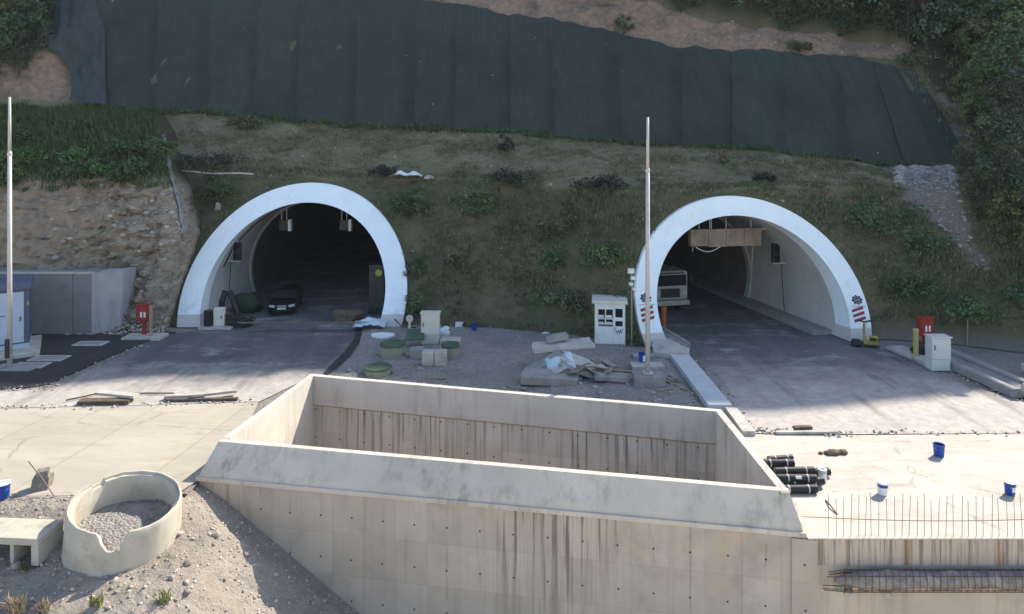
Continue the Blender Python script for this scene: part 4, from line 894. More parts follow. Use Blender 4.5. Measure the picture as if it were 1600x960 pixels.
# grass
def grass(name, P, h, cols, per=7, spread=.16, wdt=.028):
    n = len(P)*per; c = np.repeat(np.array(P), per, 0); k = np.repeat(RNG.random(len(P)), per); hh = np.repeat(np.array(h), per)*RNG.uniform(.5, 1.2, n)
    b = c+RNG.normal(size=(n, 3))*np.array([spread, spread, .02]); a = RNG.random(n)*6.28; w_ = wdt*RNG.uniform(.6, 1.4, n)
    dx = np.stack([np.cos(a)*w_, np.sin(a)*w_, 0*a], 1); lean = RNG.normal(size=(n, 3))*np.array([.3, .3, 0])*hh[:, None]; lean[:, 1] -= .15*hh
    tip = b+lean; tip[:, 2] += hh; mid = b+lean*.35; mid[:, 2] += hh*.6
    V = np.stack([b-dx, b+dx, mid+dx*.7, tip, mid-dx*.7], 1).reshape(-1, 3); Fq = np.arange(n*5).reshape(n, 5)
    cc = np.array(cols, float); i0 = np.clip((k*len(cc)).astype(int), 0, len(cc)-1); col = cc[i0]*RNG.uniform(.7, 1.3, (n, 1))
    return tag(np_mesh(name, V, Fq, M['grass'], np.repeat(col, 5, 0)), kind='stuff')
P = []; H_ = []
while len(P) < 8500:
    x = random.uniform(-20, 36); k = random.uniform(.0, 1.08); 
    if x < 0 and random.random() < .25: continue
    p = hill(x, k)
    if (PL.inside(p, PL.r+.12) or PR.inside(p, PR.r+.12)): continue
    X_, Y_ = proj(p)
    if inpoly(X_, Y_, GULLY) or (x > 18.5 and k < .12): continue
    nz = mn.noise(p*.5)
    if nz < -.25 and random.random() < .8: continue
    P.append(tuple(p)); H_.append(.10+.14*max(0, nz+.3)+.06*random.random())
grass('slope_grass', P, H_, [(.059, .096, .042), (.082, .134, .050), (.151, .147, .082), (.078, .101, .050), (.184, .161, .105), (.055, .073, .036), (.105, .161, .059), (.126, .115, .078)])
P = []; H_ = []
while len(P) < 6500:
    x = random.uniform(-24, 38); k = random.uniform(1.0, 2.03) if x < 30 else random.uniform(1., 4.); p = hill(x, k)
    if mn.noise(p*.4+Vector((3, 0, 0))) < -.05 and random.random() < .8: continue
    X_, Y_ = proj(p)
    if inpoly(X_, Y_, GULLY): continue
    P.append(tuple(p)); H_.append(random.uniform(.08, .20) if x < 30 else .35)
grass('terrace_grass', P, H_, [(.17, .15, .085), (.11, .13, .06), (.20, .165, .10), (.13, .12, .07), (.09, .115, .05), (.15, .15, .075)])
P = []; H_ = []
for i in range(6500):
    u = random.uniform(.5, 1.0); v = random.uniform(.93, 2.9); p = bank(u, v); P.append(tuple(p)); H_.append(random.uniform(.2, .5))
for i in range(700):                                  # along the foot of the netting
    x = random.uniform(-32, 29); p = hill(x, random.uniform(1.9, 2.02)); P.append(tuple(p-Vector((0, .35, 0)))); H_.append(random.uniform(.1, .35))
grass('bank_grass', P, H_, [(.056, .098, .028), (.077, .126, .039), (.042, .070, .028), (.091, .119, .049)])
# weeds in the foreground
def weed(x, y, h, n, cols, label, name='weed'):
    p = ray(x, y); root = thing(name, label, 'weed', p); P = np.zeros((n, 3)); P[:, 0] = RNG.normal(size=n)*h*.16; P[:, 1] = RNG.normal(size=n)*h*.16
    o = grass('leaves', P, [h]*n, cols, 5, .03*h+.02, .014); o.parent = root; del o['kind']
    return root
weed(152, 948, .34, 8, [(.16, .19, .06), (.20, .21, .08)], 'left of two small yellowish green weeds at the bottom left of the gravel slope')
weed(254, 942, .38, 8, [(.18, .21, .06), (.22, .23, .08)], 'right of two small yellowish green weeds at the bottom left of the gravel slope')
weed(25, 958, .38, 46, [(.42, .34, .22), (.36, .28, .18)], 'larger dry straw coloured weed at the lower left corner', 'dry_weed'); weed(70, 955, .28, 26, [(.42, .33, .22), (.34, .27, .17)], 'smaller dry straw coloured weed right of the larger one at the lower left corner', 'dry_weed')
weed(38, 892, .2, 9, [(.12, .16, .05), (.15, .18, .06)], 'tiny green weed beside the concrete channel block')

# ---------------------------------------------------------------- left side
def pole(x, y, H_, r, name, label, base):
    p = at(x, y, .0); root = thing(name, label, 'pole', p)
    MB().tube([(0, 0, .02), (0, 0, H_*.80)], [r, r*.78], 14).build('lower_shaft', M['steel'], root, smooth=True); MB().tube([(0, 0, H_*.797), (0, 0, H_)], [r*.66, r*.5], 14).build('upper_shaft', M['steel'], root, smooth=True)
    MB().cyl((0, 0, H_*.785), r*.95, .12, 14).build('collar', M['steel'], root); MB().box((0, 0, .03), (.42, .42, .04)).build('base_plate', M['steel'], root, bevel=.01)
    return root
pl = pole(15, 577, 12.25, .105, 'steel_pole', 'tall thin steel pole at the left edge of the photo beside the pale blue kiosk', 1)
MB().box((-.02, -.13, .95), (.16, .10, .85)).build('control_box', M['dark_metal'], pl, bevel=.01)
o = MB().box((.25, .05, .02), (1.9, .9, .14)).build('pole_footing', M['greyblock'], loc=at(15, 577, .0), bevel=.02, rough=.01); tag(o, 'flat grey concrete footing under the left steel pole', 'footing')
# kiosk
p = at(20, 552); k_ = thing('electrical_kiosk', 'pale blue electrical kiosk with navy roof at the left edge', 'kiosk', tuple(at(46, 549)-Vector((.92*math.cos(R(33)), .92*math.sin(R(33)), 0))), R(33))
MB().b0(-4.2, .92, 0, 2.2, .42, 3.05).build('body', M['navy'], k_, bevel=.015)
MB().b0(-4.3, 1.02, -.12, 2.3, 3.052, 3.40).build('roof', M['navy'], k_, bevel=.04)
for i, (a, b) in enumerate(((-3.55, -2.25), (-2.1, -.85), (-.68, .70))):
    d = MB().b0(a, b, -.05, -.002, .50, 2.95).build('door', M['blue_cab'], k_, bevel=.012)
    MB().box((b-.14, -.075, 1.65), (.04, .05, .22)).build('handle', M['dark_metal'], d); MB().box((a+.5, -.055, 1.85), (.30, .01, .05)).build('vent', M['navy'], d)
MB().b0(-4.2, .92, -.02, 2.2, .12, .418).build('plinth', M['blue_cab'], k_, bevel=.01)
for i in range(6): MB().cyl((-3.6+i*.8, -.13, 3.22), .035, .02, 8).build('roof_bolt', M['dark_metal'], k_)
MB().box((.86, -.01, 2.35), (.10, .02, .16)).build('warning_label', M['yellow_label'], k_)
o = MB().box((0, 0, .1), (6.0, 3.6, .22)).build('kiosk_step', M['paleblock'], loc=tuple(at(74, 541)-Vector((3.0*math.cos(R(33))-1.25*math.sin(R(33)), 3.0*math.sin(R(33))+1.25*math.cos(R(33)), 0))+Vector((-.9, .9, 0))), rz=R(33), bevel=.03, rough=.008); tag(o, 'pale concrete step slab under the blue kiosk', 'slab')
for x, y, w_, d_, lab in ((142, 537, 1.5, .75, 'pale concrete cover in the dark asphalt nearest the grey wall'), (77, 560, 1.6, .8, 'middle of three pale covers in the dark asphalt'), (47, 571, 1.5, .8, 'pale cover in the dark asphalt nearest the left pole')):
    m = MB(); m.box((0, 0, 0), (w_, d_, .05), m=0); m.box((0, 0, .027), (w_-.25, d_-.22, .01), m=1); o = m.build('access_cover', [M['paleblock'], M['greyblock']], loc=at(x, y, .05)); tag(o, lab, 'cover')
# hydrant boxes
def hydrant(p, lab, rz=0, s=1):
    root = thing('hydrant_cabinet', lab, 'hydrant box', p, rz); MB().box((0, 0, 1.15), (.72, .32, .86)).build('cabinet', M['red'], root, bevel=.02)
    MB().box((0, -.165, 1.15), (.60, .02, .74)).build('door', M['red'], root, bevel=.01); MB().box((0, 0, 1.6), (.80, .40, .05)).build('roof', M['red'], root, bevel=.01)
    m = MB(); m.box((-.06, -.18, 1.08), (.10, .01, .28)); m.box((.10, -.18, 1.08), (.08, .01, .28)); 
    for dx in (-.07, .11): MB().box((dx, -.18, 1.08), (.10, .012, .28)).build('label', M['white'], root)
    MB().box((0, 0, .36), (.16, .16, .72)).build('post', M['red'], root); return root
hp = at(226, 525, .1); o = MB().box((0, 0, .06), (2.0, .95, .16)).build('hydrant_pad', M['paleblock'], loc=(hp.x+.05, hp.y-.05, 0), bevel=.02, rough=.01); tag(o, 'pale concrete pad under the left red hydrant box', 'pad')
hydrant(Vector((hp.x-.1, hp.y+.15, .13)), 'dark red hydrant box on a pale pad left of the left portal')
o = MB().box((0, 0, .85), (.14, .10, 1.6)).build('wooden_stake', M['wood'], loc=(hp.x+.38, hp.y-.1, .1)); tag(o, 'pale wooden stake beside the left red hydrant box', 'stake')

# tunnel mouth clutter, left
p = at(342, 513); c_ = thing('cable_cabinet', 'small cream cabinet at the left foot inside the left portal', 'cabinet', p+Vector((0, 0, .12)), .2)
MB().b0(-.28, .28, 0, .45, 0, .95).build('body', M['cream'], c_, bevel=.02); MB().b0(-.24, .24, -.02, 0, .1, .88).build('door', M['cream'], c_, bevel=.01); MB().b0(.10, .16, -.035, -.02, .4, .55).build('handle', M['dark_metal'], c_)
o = MB().b0(-1.0, .8, -.35, .8, 0, .11).build('cabinet_pad', M['paleblock'], loc=p, rough=.01); tag(o, 'pale slab under the small cream cabinet in the left portal', 'slab')
o = MB().cyl((0, 0, 0), .24, .85, 16).build('dark_drum', M['black'], loc=p+Vector((-.62, .1, .115)), bevel=.03); tag(o, 'dark drum left of the small cream cabinet', 'drum')
q_ = at(350, 508); m = MB(); m.tube([(-.35, .5, .1), (-.33, .5, 1.2), (-.15, .5, 1.75), (.1, .5, 1.78), (.3, .5, 1.3), (.55, .5, .5), (.7, .4, .12)], .17, 10); o = m.build('corrugated_pipe', M['black'], loc=q_, smooth=True); tag(o, 'thick black pipe bent in an arch behind the small cream cabinet', 'pipe')
m = MB()
for i in range(26):
    a0 = random.random()*6.28; r0 = random.uniform(.3, .62); z0 = .05+random.random()*.5; m.tube([(r0*1.3*math.cos(a)+.1*math.sin(3*a+i), r0*.8*math.sin(a), z0*(1-.2*math.cos(2*a+a0))) for a in np.linspace(0, 5.8, 14)], .035, 5)
o = m.build('cable_heap', M['dark_metal'], loc=at(375, 510), smooth=True); tag(o, 'tangled heap of dark cable just inside the left portal', 'cable heap', kind='stuff')
o = MB().rock((0, 0, .3), .85, 4, sq=(1, .7, .75)).build('green_tarpaulin', pm('dark_green_tarp', (.03, .055, .025)), loc=atY(388, 483, 41.5), smooth=True); o.location.z = .2; tag(o, 'dark green tarpaulin bundle against the left wall behind the cable heap', 'tarpaulin')
def wheel(parent, x, y, r, w_):
    t_ = MB().lathe([(r*.62, -w_/2), (r*.95, -w_/2), (r, -w_*.35), (r, w_*.35), (r*.95, w_/2), (r*.62, w_/2)], n=24, M=Matrix.Rotation(R(90), 4, 'Y')).build('tyre', M['tyre'], None, smooth=True)
    root = bpy.data.objects.new('wheel', None); COL.objects.link(root); root.parent = parent; root.location = (x, y, r); t_.parent = root
    MB().lathe([(.001, -w_*.4), (r*.62, -w_*.4), (r*.62, w_*.4), (.001, w_*.4)], n=16, M=Matrix.Rotation(R(90), 4, 'Y')).build('rim', M['steel'], root); return root
# car: front faces the camera (-y)
p = at(440, 494); car = thing('parked_car', 'black hatchback parked nose out inside the left tunnel', 'car', (p.x, p.y, 0), R(10)); car.scale = (.93, .93, .88)
prof = [(-.02, .30), (.0, .62), (.12, .74), (.95, .93), (1.55, 1.40), (1.9, 1.47), (3.2, 1.45), (3.75, 1.05), (4.05, .95), (4.1, .35)]
m = MB(); G = []
for fx in (-1, -.93, -.55, 0, .55, .93, 1):
    row = []
    for (y, z) in prof:
        tw = .88 if z < .95 else .88-(z-.95)*.42; row.append((fx*tw*(1 if z > .4 else .97), y+(.16*fx*fx if y < .2 else 0), z-(.05*abs(fx)**4 if z > .6 else 0)))
    G.append(row)
m.grid(G); m.add(G[0], [tuple(range(len(prof)))]); m.add(G[-1], [tuple(range(len(prof)))]); m.add([G[i][0] for i in range(7)]+[G[i][-1] for i in range(6, -1, -1)], [tuple(range(14))])
m.build('body', M['carpaint'], car, bevel=.03)
MB().add([(-.74, .93, 1.0), (.74, .93, 1.0), (.62, 1.50, 1.40), (-.62, 1.50, 1.40)], [(0, 1, 2, 3)]).add([(-.74, .95, 1.0), (.74, .95, 1.0), (.62, 1.52, 1.40), (-.62, 1.52, 1.40)], [(0, 1, 2, 3)]).build('windscreen', M['glass'], car)
for sx_ in (-1, 1):
    MB().box((sx_*.60, .045, .66), (.38, .10, .15), rz=sx_*.30, ry=sx_*-.12).build('headlight', M['chrome'], car, bevel=.02); MB().box((sx_*.98, 1.1, 1.02), (.2, .1, .13)).build('mirror', M['carpaint'], car, bevel=.03)
    for y in (.75, 3.3): wheel(car, sx_*.76, y, .31, .2)
MB().box((0, -.025, .50), (.52, .02, .12)).build('number_plate', M['white'], car); MB().box((0, -.01, .36), (1.2, .04, .13)).build('lower_grille', M['black'], car); MB().box((0, -.01, .66), (.55, .03, .06)).build('upper_grille', M['steel'], car)
# machine and rubbish at the right side of the left tunnel
p = atY(588, 490, 41.0); mc = thing('tunnel_machine', 'tall dark machine with a yellow round mark at the right wall inside the left tunnel', 'machine', (p.x, p.y, 0))
MB().b0(-.45, .45, 0, .7, .25, 2.9).build('cabinet', M['dark_metal'], mc, bevel=.03); MB().lathe([(.001, 0), (.2, 0), (.2, .04), (.001, .04)], (.15, -.02, 2.45), 16, M=Matrix.Rotation(R(90), 4, 'X')).build('round_mark', M['yellow_label'], mc)
MB().b0(-.5, .5, -.05, .75, .0, .25).build('base', M['dark_metal'], mc); MB().b0(-.35, -.05, -.03, 0, 1.2, 2.0).build('panel', M['dark_metal'], mc)
o = MB().rock((0, 0, .2), .75, 12, sq=(1.2, .8, .6)).rock((.7, .1, .2), .5, 15).rock((-.5, -.2, .45), .25, 17).build('rubbish_heap', M['debris'], loc=at(541, 500)); tag(o, 'brown rubbish heap on the road inside the right side of the left portal', 'rubbish heap', kind='stuff')
m = MB(); G = [[Vector((x, y*.8, .08+.45*math.exp(-(x*x+y*y)*1.6)+.18*mn.noise(Vector((x*2.2, y*2.2, 1)))+.1*mn.noise(Vector((x*6, y*6, 1))))) for x in np.linspace(-.9, .8, 26)] for y in np.linspace(-.7, .7, 22)]
m.grid(G); G2 = [[p-Vector((0, 0, .02)) for p in r_] for r_ in G]; m.grid(G2); o = m.build('plastic_sheet', M['tarp'], loc=at(580, 512, .05), smooth=True); tag(o, 'crumpled pale blue plastic sheet heaped at the right foot of the left portal', 'sheet')
o = MB().prism([(.62*math.cos(a)*(1+.1*math.sin(3*a)), .4*math.sin(a)) for a in np.linspace(0, 6.28, 17)[:-1]], 0, .16).build('plaster_lump', M['bag'], loc=at(598, 527, .05), bevel=.05, seg=3); tag(o, 'flat white plaster lump on the gravel in front of the left portal foot', 'lump')
o = MB().tube([at(595, 500)+Vector((0, 0, .3)), at(612, 507)+Vector((0, 0, .45)), at(628, 515)+Vector((0, 0, .15)), at(650, 514)+Vector((0, 0, .08))], .03, 6).build('black_hose', M['black'], smooth=True); tag(o, 'black hose lying across the right foot of the left portal', 'hose')
p = at(640, 516); b_ = thing('reflector_post', 'short white post with a round disc head right of the left portal', 'post', p)
MB().tube([(0, 0, 0), (0, 0, .45)], .07, 10).build('post', M['cream'], b_); MB().lathe([(.001, -.05), (.18, -.05), (.2, 0), (.18, .05), (.001, .05)], (0, 0, .62), 18, M=Matrix.Rotation(R(90), 4, 'X')).build('disc', M['cream'], b_); MB().lathe([(.001, 0), (.09, 0), (.09, .02), (.001, .02)], (0, -.052, .68), 12, M=Matrix.Rotation(R(90), 4, 'X')).build('lens', M['steel'], b_)

# ---------------------------------------------------------------- gravel bed objects
def gz(p): return Vector((p.x, p.y, bed(p.x, p.y)-.02))
def cabinet(p, w_, d_, h_, mat, lab, plinth=.35, rz=0, leg=True):
    root = thing('control_cabinet', lab, 'cabinet', p, rz); MB().b0(-w_/2, w_/2, 0, d_, plinth, h_-.05).build('body', mat, root, bevel=.012)
    MB().b0(-w_/2+.03, w_/2-.03, -.022, -.001, plinth+.03, h_-.09).build('door', mat, root, bevel=.008); MB().b0(-w_/2-.04, w_/2+.04, -.06, d_+.04, h_-.048, h_).build('roof', mat, root, bevel=.01)
    MB().b0(-w_/2+.02, w_/2-.02, .02, d_-.02, 0, plinth-.006).build('plinth', mat, root, bevel=.005); MB().b0(-w_/2+.10, -w_/2+.14, -.05, -.023, plinth+.45, plinth+.65).build('handle', M['dark_metal'], root); return root
cabinet(gz(at(672, 541)), .92, .45, 1.58, M['cream'], 'cream control cabinet standing on the gravel behind two pale blocks', .45)
p = gz(at(678, 575))
for i, dx in enumerate((-.28, .28)):
    o = MB().b0(-.27, .27, 0, .55, 0, .62).build('concrete_block', M['paleblock'], loc=p+Vector((dx, 0, 0)), bevel=.025, rough=.012); tag(o, ('left' if i == 0 else 'right')+' block of the pale pair directly in front of the cream cabinet', 'concrete block', 'concrete blocks by the cream cabinet')
o = MB().b0(-.3, .3, 0, .6, 0, .45).build('concrete_block', M['greyblock'], loc=gz(at(650, 563)), bevel=.02, rough=.01); tag(o, 'grey concrete block left of the pale pair in front of the cream cabinet', 'concrete block', 'concrete blocks by the cream cabinet')
def barrel(x, y, r, h, lab):
    root = thing('drum_shaft', lab, 'drum', gz(at(x, y))+Vector((0, r*.75, -.03)))
    m = MB(); m.lathe([(.001, 0), (r*.96, 0), (r*.96, h*.30), (r*.99, h*.33), (r*.96, h*.36), (r*.96, h*.8)], n=28); m.build('wall', M['olive'], root, smooth=False)
    MB().lathe([(r*.94, h*.80), (r*1.04, h*.80), (r*1.05, h*.98), (r*.9, h), (r*.86, h*.93), (.001, h*.92)], n=28).build('cover', M['green'], root); return root
barrel(611, 563, .58, .66, 'largest dusty green drum shaft left of the grey block'); barrel(587, 590, .58, .42, 'low green drum shaft nearest the pit wall at the left of the gravel'); barrel(703, 563, .42, .68, 'green drum shaft right of the pale pair of blocks')
o = MB().prism([(-.5, -.1), (.5, -.1), (.42, .8), (-.4, .85)], .05, .12).build('loose_plate', M['green'], loc=gz(at(648, 545))+Vector((0, 0, .35)), bevel=.02); o.rotation_euler = (.35, 0, .1); tag(o, 'dark green plate tilted against the left side of the cream cabinet', 'plate')
o = MB().b0(-.5, .5, 0, .7, 0, .30).build('concrete_slab', M['paleblock'], loc=gz(at(703, 543)), bevel=.02, rough=.01); tag(o, 'pale concrete slab on the gravel right of the cream cabinet', 'slab')
o = MB().rock((0, 0, .26), .36, 21, sq=(1, .8, .9)).rock((.1, -.05, .5), .18, 24).build('white_bag', M['bag'], loc=gz(at(694, 528)), smooth=True); tag(o, 'white sack on the gravel behind the slab right of the cream cabinet', 'sack')
o = MB().box((0, 0, .12), (.38, .3, .22)).box((.02, 0, .245), (.42, .34, .04)).build('white_box', M['white'], loc=gz(at(717, 513)), bevel=.02); tag(o, 'small white box on the gravel at the foot of the grassy slope', 'box')
o = MB().prism([(-.22, -.1), (.2, -.12), (.25, .08), (-.1, .16)], .02, .07).build('white_scrap', M['bag'], loc=gz(at(853, 522))); tag(o, 'white scrap lying on the gravel at the foot of the grassy slope', 'scrap')
def bucket(p, mat, band, lab, lid=True, r=.145, h=.35):
    root = thing('bucket', lab, 'bucket', p, random.uniform(-.5, .5)); MB().lathe([(.001, 0), (r*.86, 0), (r*.98, h*.88), (r*1.05, h*.88), (r*1.05, h*.97), (.001 if lid else r*.95, h*.97)], n=22).build('tub', mat, root, smooth=False)
    if lid: MB().lathe([(.001, h*.965), (r*1.09, h*.965), (r*1.09, h*1.02), (r*.95, h*1.03), (r*.9, h*1.0), (.001, h*1.0)], n=22).build('lid', M['white'], root)
    if band:
        z0, z1, a0, a1, bm_ = band; n = 10; m = MB(); m.grid([[((r*(.86+.12*z/(h*.88))+.004)*math.cos(a), (r*(.86+.12*z/(h*.88))+.004)*math.sin(a), z) for a in np.linspace(a0, a1, n)] for z in (z0, z1)]); m.build('label', bm_, root)
    MB().tube([(r*1.06*math.cos(a), r*1.06*math.sin(a)*.25-r*.9, h*.8-.11*math.sin(a)) for a in np.linspace(0, math.pi, 9)], .005, 5).build('handle', M['steel'], root); return root
bucket(gz(at(741, 518)), M['blue'], None, 'blue bucket on the gravel far from the others near the grassy slope', False)
bucket(at(1467, 712), M['blue'], None, 'plain blue bucket on the pale platform farthest from the camera', False, .17, .38)
bucket(at(1379, 772), M['white'], (.22, .33, -3.1, 0.1, M['blue']), 'white bucket with a blue band on the pale platform right of the black rolls', True)
bucket(at(1578, 772), M['blue'], (.10, .24, -2.2, -.9, M['white']), 'blue bucket with white label and lid on the pale platform at the right edge', True)
bucket(at(4, 777), M['blue'], (.22, .31, -3., .0, M['blue']), 'blue bucket with a white lid at the left edge near the broken ring', True, .19, .40)
# heap of broken slabs
def plate(d, seed, rough=.02):
    rg_ = random.Random(seed); a, b = d[0]/2, d[1]/2; pts = [(-a, -b), (-a*.3, -b), (a*.4, -b), (a, -b), (a, b*.2), (a, b), (a*.2, b), (-a*.5, b), (-a, b), (-a, -b*.1)]
    pts = [(x+rg_.uniform(-.10, .10)*a, y+rg_.uniform(-.16, .16)*b) for x, y in pts]; m = MB(); m.prism(pts, -d[2]/2, d[2]/2); return m
def slab(x, y, z, d, rot, lab, mat=None, rough=.02):
    p = at(x, y); o = plate(d, int(x*7+y)).build('broken_slab', mat or M['greyblock'], loc=(p.x, p.y+d[1]/2, bed(p.x, p.y)+z), bevel=.015, rough=rough); o.rotation_euler = tuple(R(a) for a in rot)
    tag(o, lab, 'slab', 'slabs of the broken concrete heap'); return o
random.seed(5)
for i in range(16):
    slab(random.uniform(832, 950), random.uniform(584, 604), random.uniform(.08, .55), (random.uniform(.5, 1.3), random.uniform(.3, .6), random.uniform(.04, .10)), (random.uniform(-20, 25), random.uniform(-30, 30), random.uniform(-60, 60)), 'thin broken plate wedged among the big slabs of the heap', random.choice((M['greyblock'], M['paleblock'], M['lump'])))
for i in range(14):
    x, y = random.choice(((600, 575), (640, 575), (690, 585), (960, 590), (1040, 600), (1065, 615), (720, 555), (820, 600))); p = at(x+random.uniform(-25, 25), y+random.uniform(-10, 10))
    o = MB().box((0, 0, .03), (random.uniform(.4, 1.2), random.uniform(.06, .14), .05)).build('timber_offcut', M['wood'], loc=(p.x, p.y, bed(p.x, p.y)), rz=random.uniform(0, 3.1)); tag(o, 'weathered timber offcut lying loose on the grey gravel', 'offcut', 'timber offcuts on the gravel')
slab(862, 606, .22, (2.3, .9, .34), (4, 3, -3), 'thick grey slab lying lowest at the front left of the slab heap')
slab(852, 588, .42, (1.5, .8, .22), (6, -32, 10), 'dark slab propped up under the left side of the slab heap')
slab(905, 590, .45, (1.0, .8, .3), (0, 8, 20), 'short block supporting the middle of the slab heap')
slab(880, 580, 1.02, (2.7, 1.0, .15), (4, -4, 4), 'long thin slab lying flat across the top of the slab heap', M['paleblock'])
slab(871, 574, 1.28, (.98, .4, .24), (3, -9, 8), 'small block sitting topmost on the slab heap')
slab(914, 592, .52, (1.9, .8, .10), (8, 17, -6), 'upper tilted plate at the right of the slab heap', M['paleblock']); slab(908, 597, .36, (1.9, .85, .12), (8, 19, -3), 'lower tilted plate at the right of the slab heap')
slab(958, 601, .16, (1.5, .7, .2), (0, 3, -4), 'flat slab on the ground right of the slab heap')
m = MB(); G = [[Vector((x, y, .30*math.exp(-((x+.1)**2+y*y)*3)+.10*mn.noise(Vector((x*3, y*3, 7))))) for x in np.linspace(-.6, .6, 18)] for y in np.linspace(-.5, .5, 16)]
m.grid(G).grid([[p-Vector((0, 0, .015)) for p in r_] for r_ in G]); o = m.build('plastic_sheet', M['tarp'], loc=gz(at(873, 590))+Vector((.1, .1, .50)), smooth=True); o.rotation_euler = (.5, -.35, 0); tag(o, 'pale blue plastic sheet stuck between the slabs of the broken heap', 'sheet')
# booth
p = gz(at(953, 541)); bt = thing('guard_booth', 'white guard booth with multi pane windows left of the right portal', 'booth', p+Vector((0, 0, .0)), R(-7)); W2 = .76
MB().b0(-W2, W2, 0, 1.3, .06, 2.1).build('body', M['white'], bt, bevel=.01); MB().b0(-W2-.14, W2+.12, -.14, 1.42, 2.102, 2.24).build('roof', M['cream'], bt, bevel=.02); MB().b0(-W2-.03, W2+.03, -.03, 1.33, 0, .06).build('sill', M['greyblock'], bt)
for (a, b, c, d) in ((-.58, -.25, 1.36, 1.80), (-.19, .14, 1.36, 1.80), (-.58, -.25, 1.10, 1.30), (-.19, .14, 1.10, 1.30), (-.58, .14, .94, 1.04)):
    w_ = MB().b0(a, b, -.012, -.003, c, d).build('window', M['glass'], bt); MB().b0(a, b-.05, -.016, -.013, c+.02, c+(d-c)*.35).build('curtain', M['white'], w_)
dr = MB().b0(.20, .70, -.035, -.001, .08, 2.02).build('door', M['white'], bt, bevel=.01)
for (c, d) in ((1.42, 1.86), (.98, 1.24)): MB().b0(.27, .63, -.042, -.036, c, d).build('pane', M['glass'], dr)
MB().box((.24, -.055, .86), (.03, .04, .14)).build('handle', M['dark_metal'], dr)
m = MB(); pts = [(.28+.36*s+.02*math.sin(s*40), -.04, .68+.10*math.sin(s*21)+.06*s) for s in np.linspace(0, 1, 40)]; m.tube(pts, .016, 5); m.build('scribble', pm('blue_grey_spray', (.13, .16, .24)), dr)
m = MB(); m.b0(W2+.001, W2+.012, .2, 1.1, 1.0, 1.8); m.build('side_window', M['glass'], bt)
# floodlight mast
p = gz(at(987, 541)); fm = thing('floodlight_mast', 'thin mast with small floodlights between the booth and the right portal', 'mast', p); MB().tube([(0, 0, 0), (0, 0, 3.75)], .035, 8).build('mast', M['greyblock'], fm)
for dx, dz, s in ((-.05, 3.85, .30), (.05, 3.50, .22), (-.05, 3.20, .18), (.10, 2.95, .16)):
    l_ = MB().box((dx, -.1, dz), (s*1.1, .2, s*.85)).build('floodlight', M['grey_cab'], fm, bevel=.02); MB().box((dx, -.205, dz), (s*.85, .012, s*.6)).build('glass', M['lamp'], l_)
# right pole
p = gz(at(1012, 596)); pole(1012, 590, 10.75, .105, 'steel_pole', 'tall thin steel pole on a concrete block in front of the right portal', 0)
o = MB().box((.03, 0, .18), (1.28, .85, .62)).build('pole_block', M['greyblock'], loc=at(1012, 602, 0), bevel=.03, rough=.015); o.location.z = 0; tag(o, 'grey concrete block around the foot of the pole before the right portal', 'concrete block')
for o in COL.objects:
    if o.name == 'steel_pole.001': o.location = at(1012, 602, 0)+Vector((0, 0, .5)); 
o = MB().box((0, 0, .12), (1.45, .7, .16)).build('concrete_slab', M['paleblock'], loc=gz(at(1011, 577)), rough=.01, bevel=.015); tag(o, 'pale slab under the blue bucket near the right pole', 'slab')
o = MB().box((0, 0, .1), (1.0, .5, .2)).build('concrete_slab', M['greyblock'], loc=gz(at(1005, 562)), rough=.01, bevel=.015); tag(o, 'grey slab lying behind the blue bucket near the right pole', 'slab')
bucket(gz(at(1003, 573))+Vector((0, 0, .21)), M['blue'], (.05, .3, -1.5, -.6, M['bag']), 'blue bucket with a white patch on the slab beside the right pole', False, .16, .4)
# kerb slabs along the right road
y0, y1 = at(1060, 557).y, at(1120, 641).y; n = 5; L_ = (y0-y1)/n
for i in range(n):
    o = MB().box((0, 0, 0), (.90, L_-.03, .26)).build('kerb_slab', M['tarp'] if False else pm('pale_blue_grey_concrete', (.50, .52, .53), (.44, .46, .47), 1.5, .7, dirt=(.36, .35, .33), dscale=1.2, damt=.5) if i == 0 else KS, loc=(7.93+random.uniform(-.015, .015), y0-L_*(i+.5), .07+random.uniform(-.01, .01)), bevel=.012)
    if i == 0: KS = o.data.materials[0]
    tag(o, ('farthest', 'second farthest', 'middle', 'second nearest', 'nearest')[i]+' of the five smooth pale kerb slabs beside the right road', 'kerb slab', 'kerb slabs beside the right road')
o = MB().box((0, 0, 0), (.45, 2.2, .22)).build('kerb_stone', M['paleblock'], loc=(8.25, y1-1.2, .04), rz=-.03, bevel=.02, rough=.01); tag(o, 'narrow pale kerb stone between the last kerb slab and the platform', 'kerb stone')
# broken paving by the right portal's left foot
o = MB().prism([(-.9, -.7), (.75, -.8), (1.0, -.1), (.2, 1.8), (-.35, 2.6), (-.6, .9)], 0, .34).build('broken_pavement', M['paleblock'], loc=gz(at(1045, 553)), bevel=.03, rough=.04); tag(o, 'broken pale pavement end at the left foot of the right portal', 'pavement')
o = MB().tube([(0, 0, 0), (0, 0, 1.15)], .14, 16).tube([(0, 0, 1.0), (0, 0, 1.18)], .165, 16).build('orange_pipe', M['orange'], loc=at(1036, 519)+Vector((.1, .3, .12))); tag(o, 'upright orange pipe inside the left edge of the right portal', 'pipe')
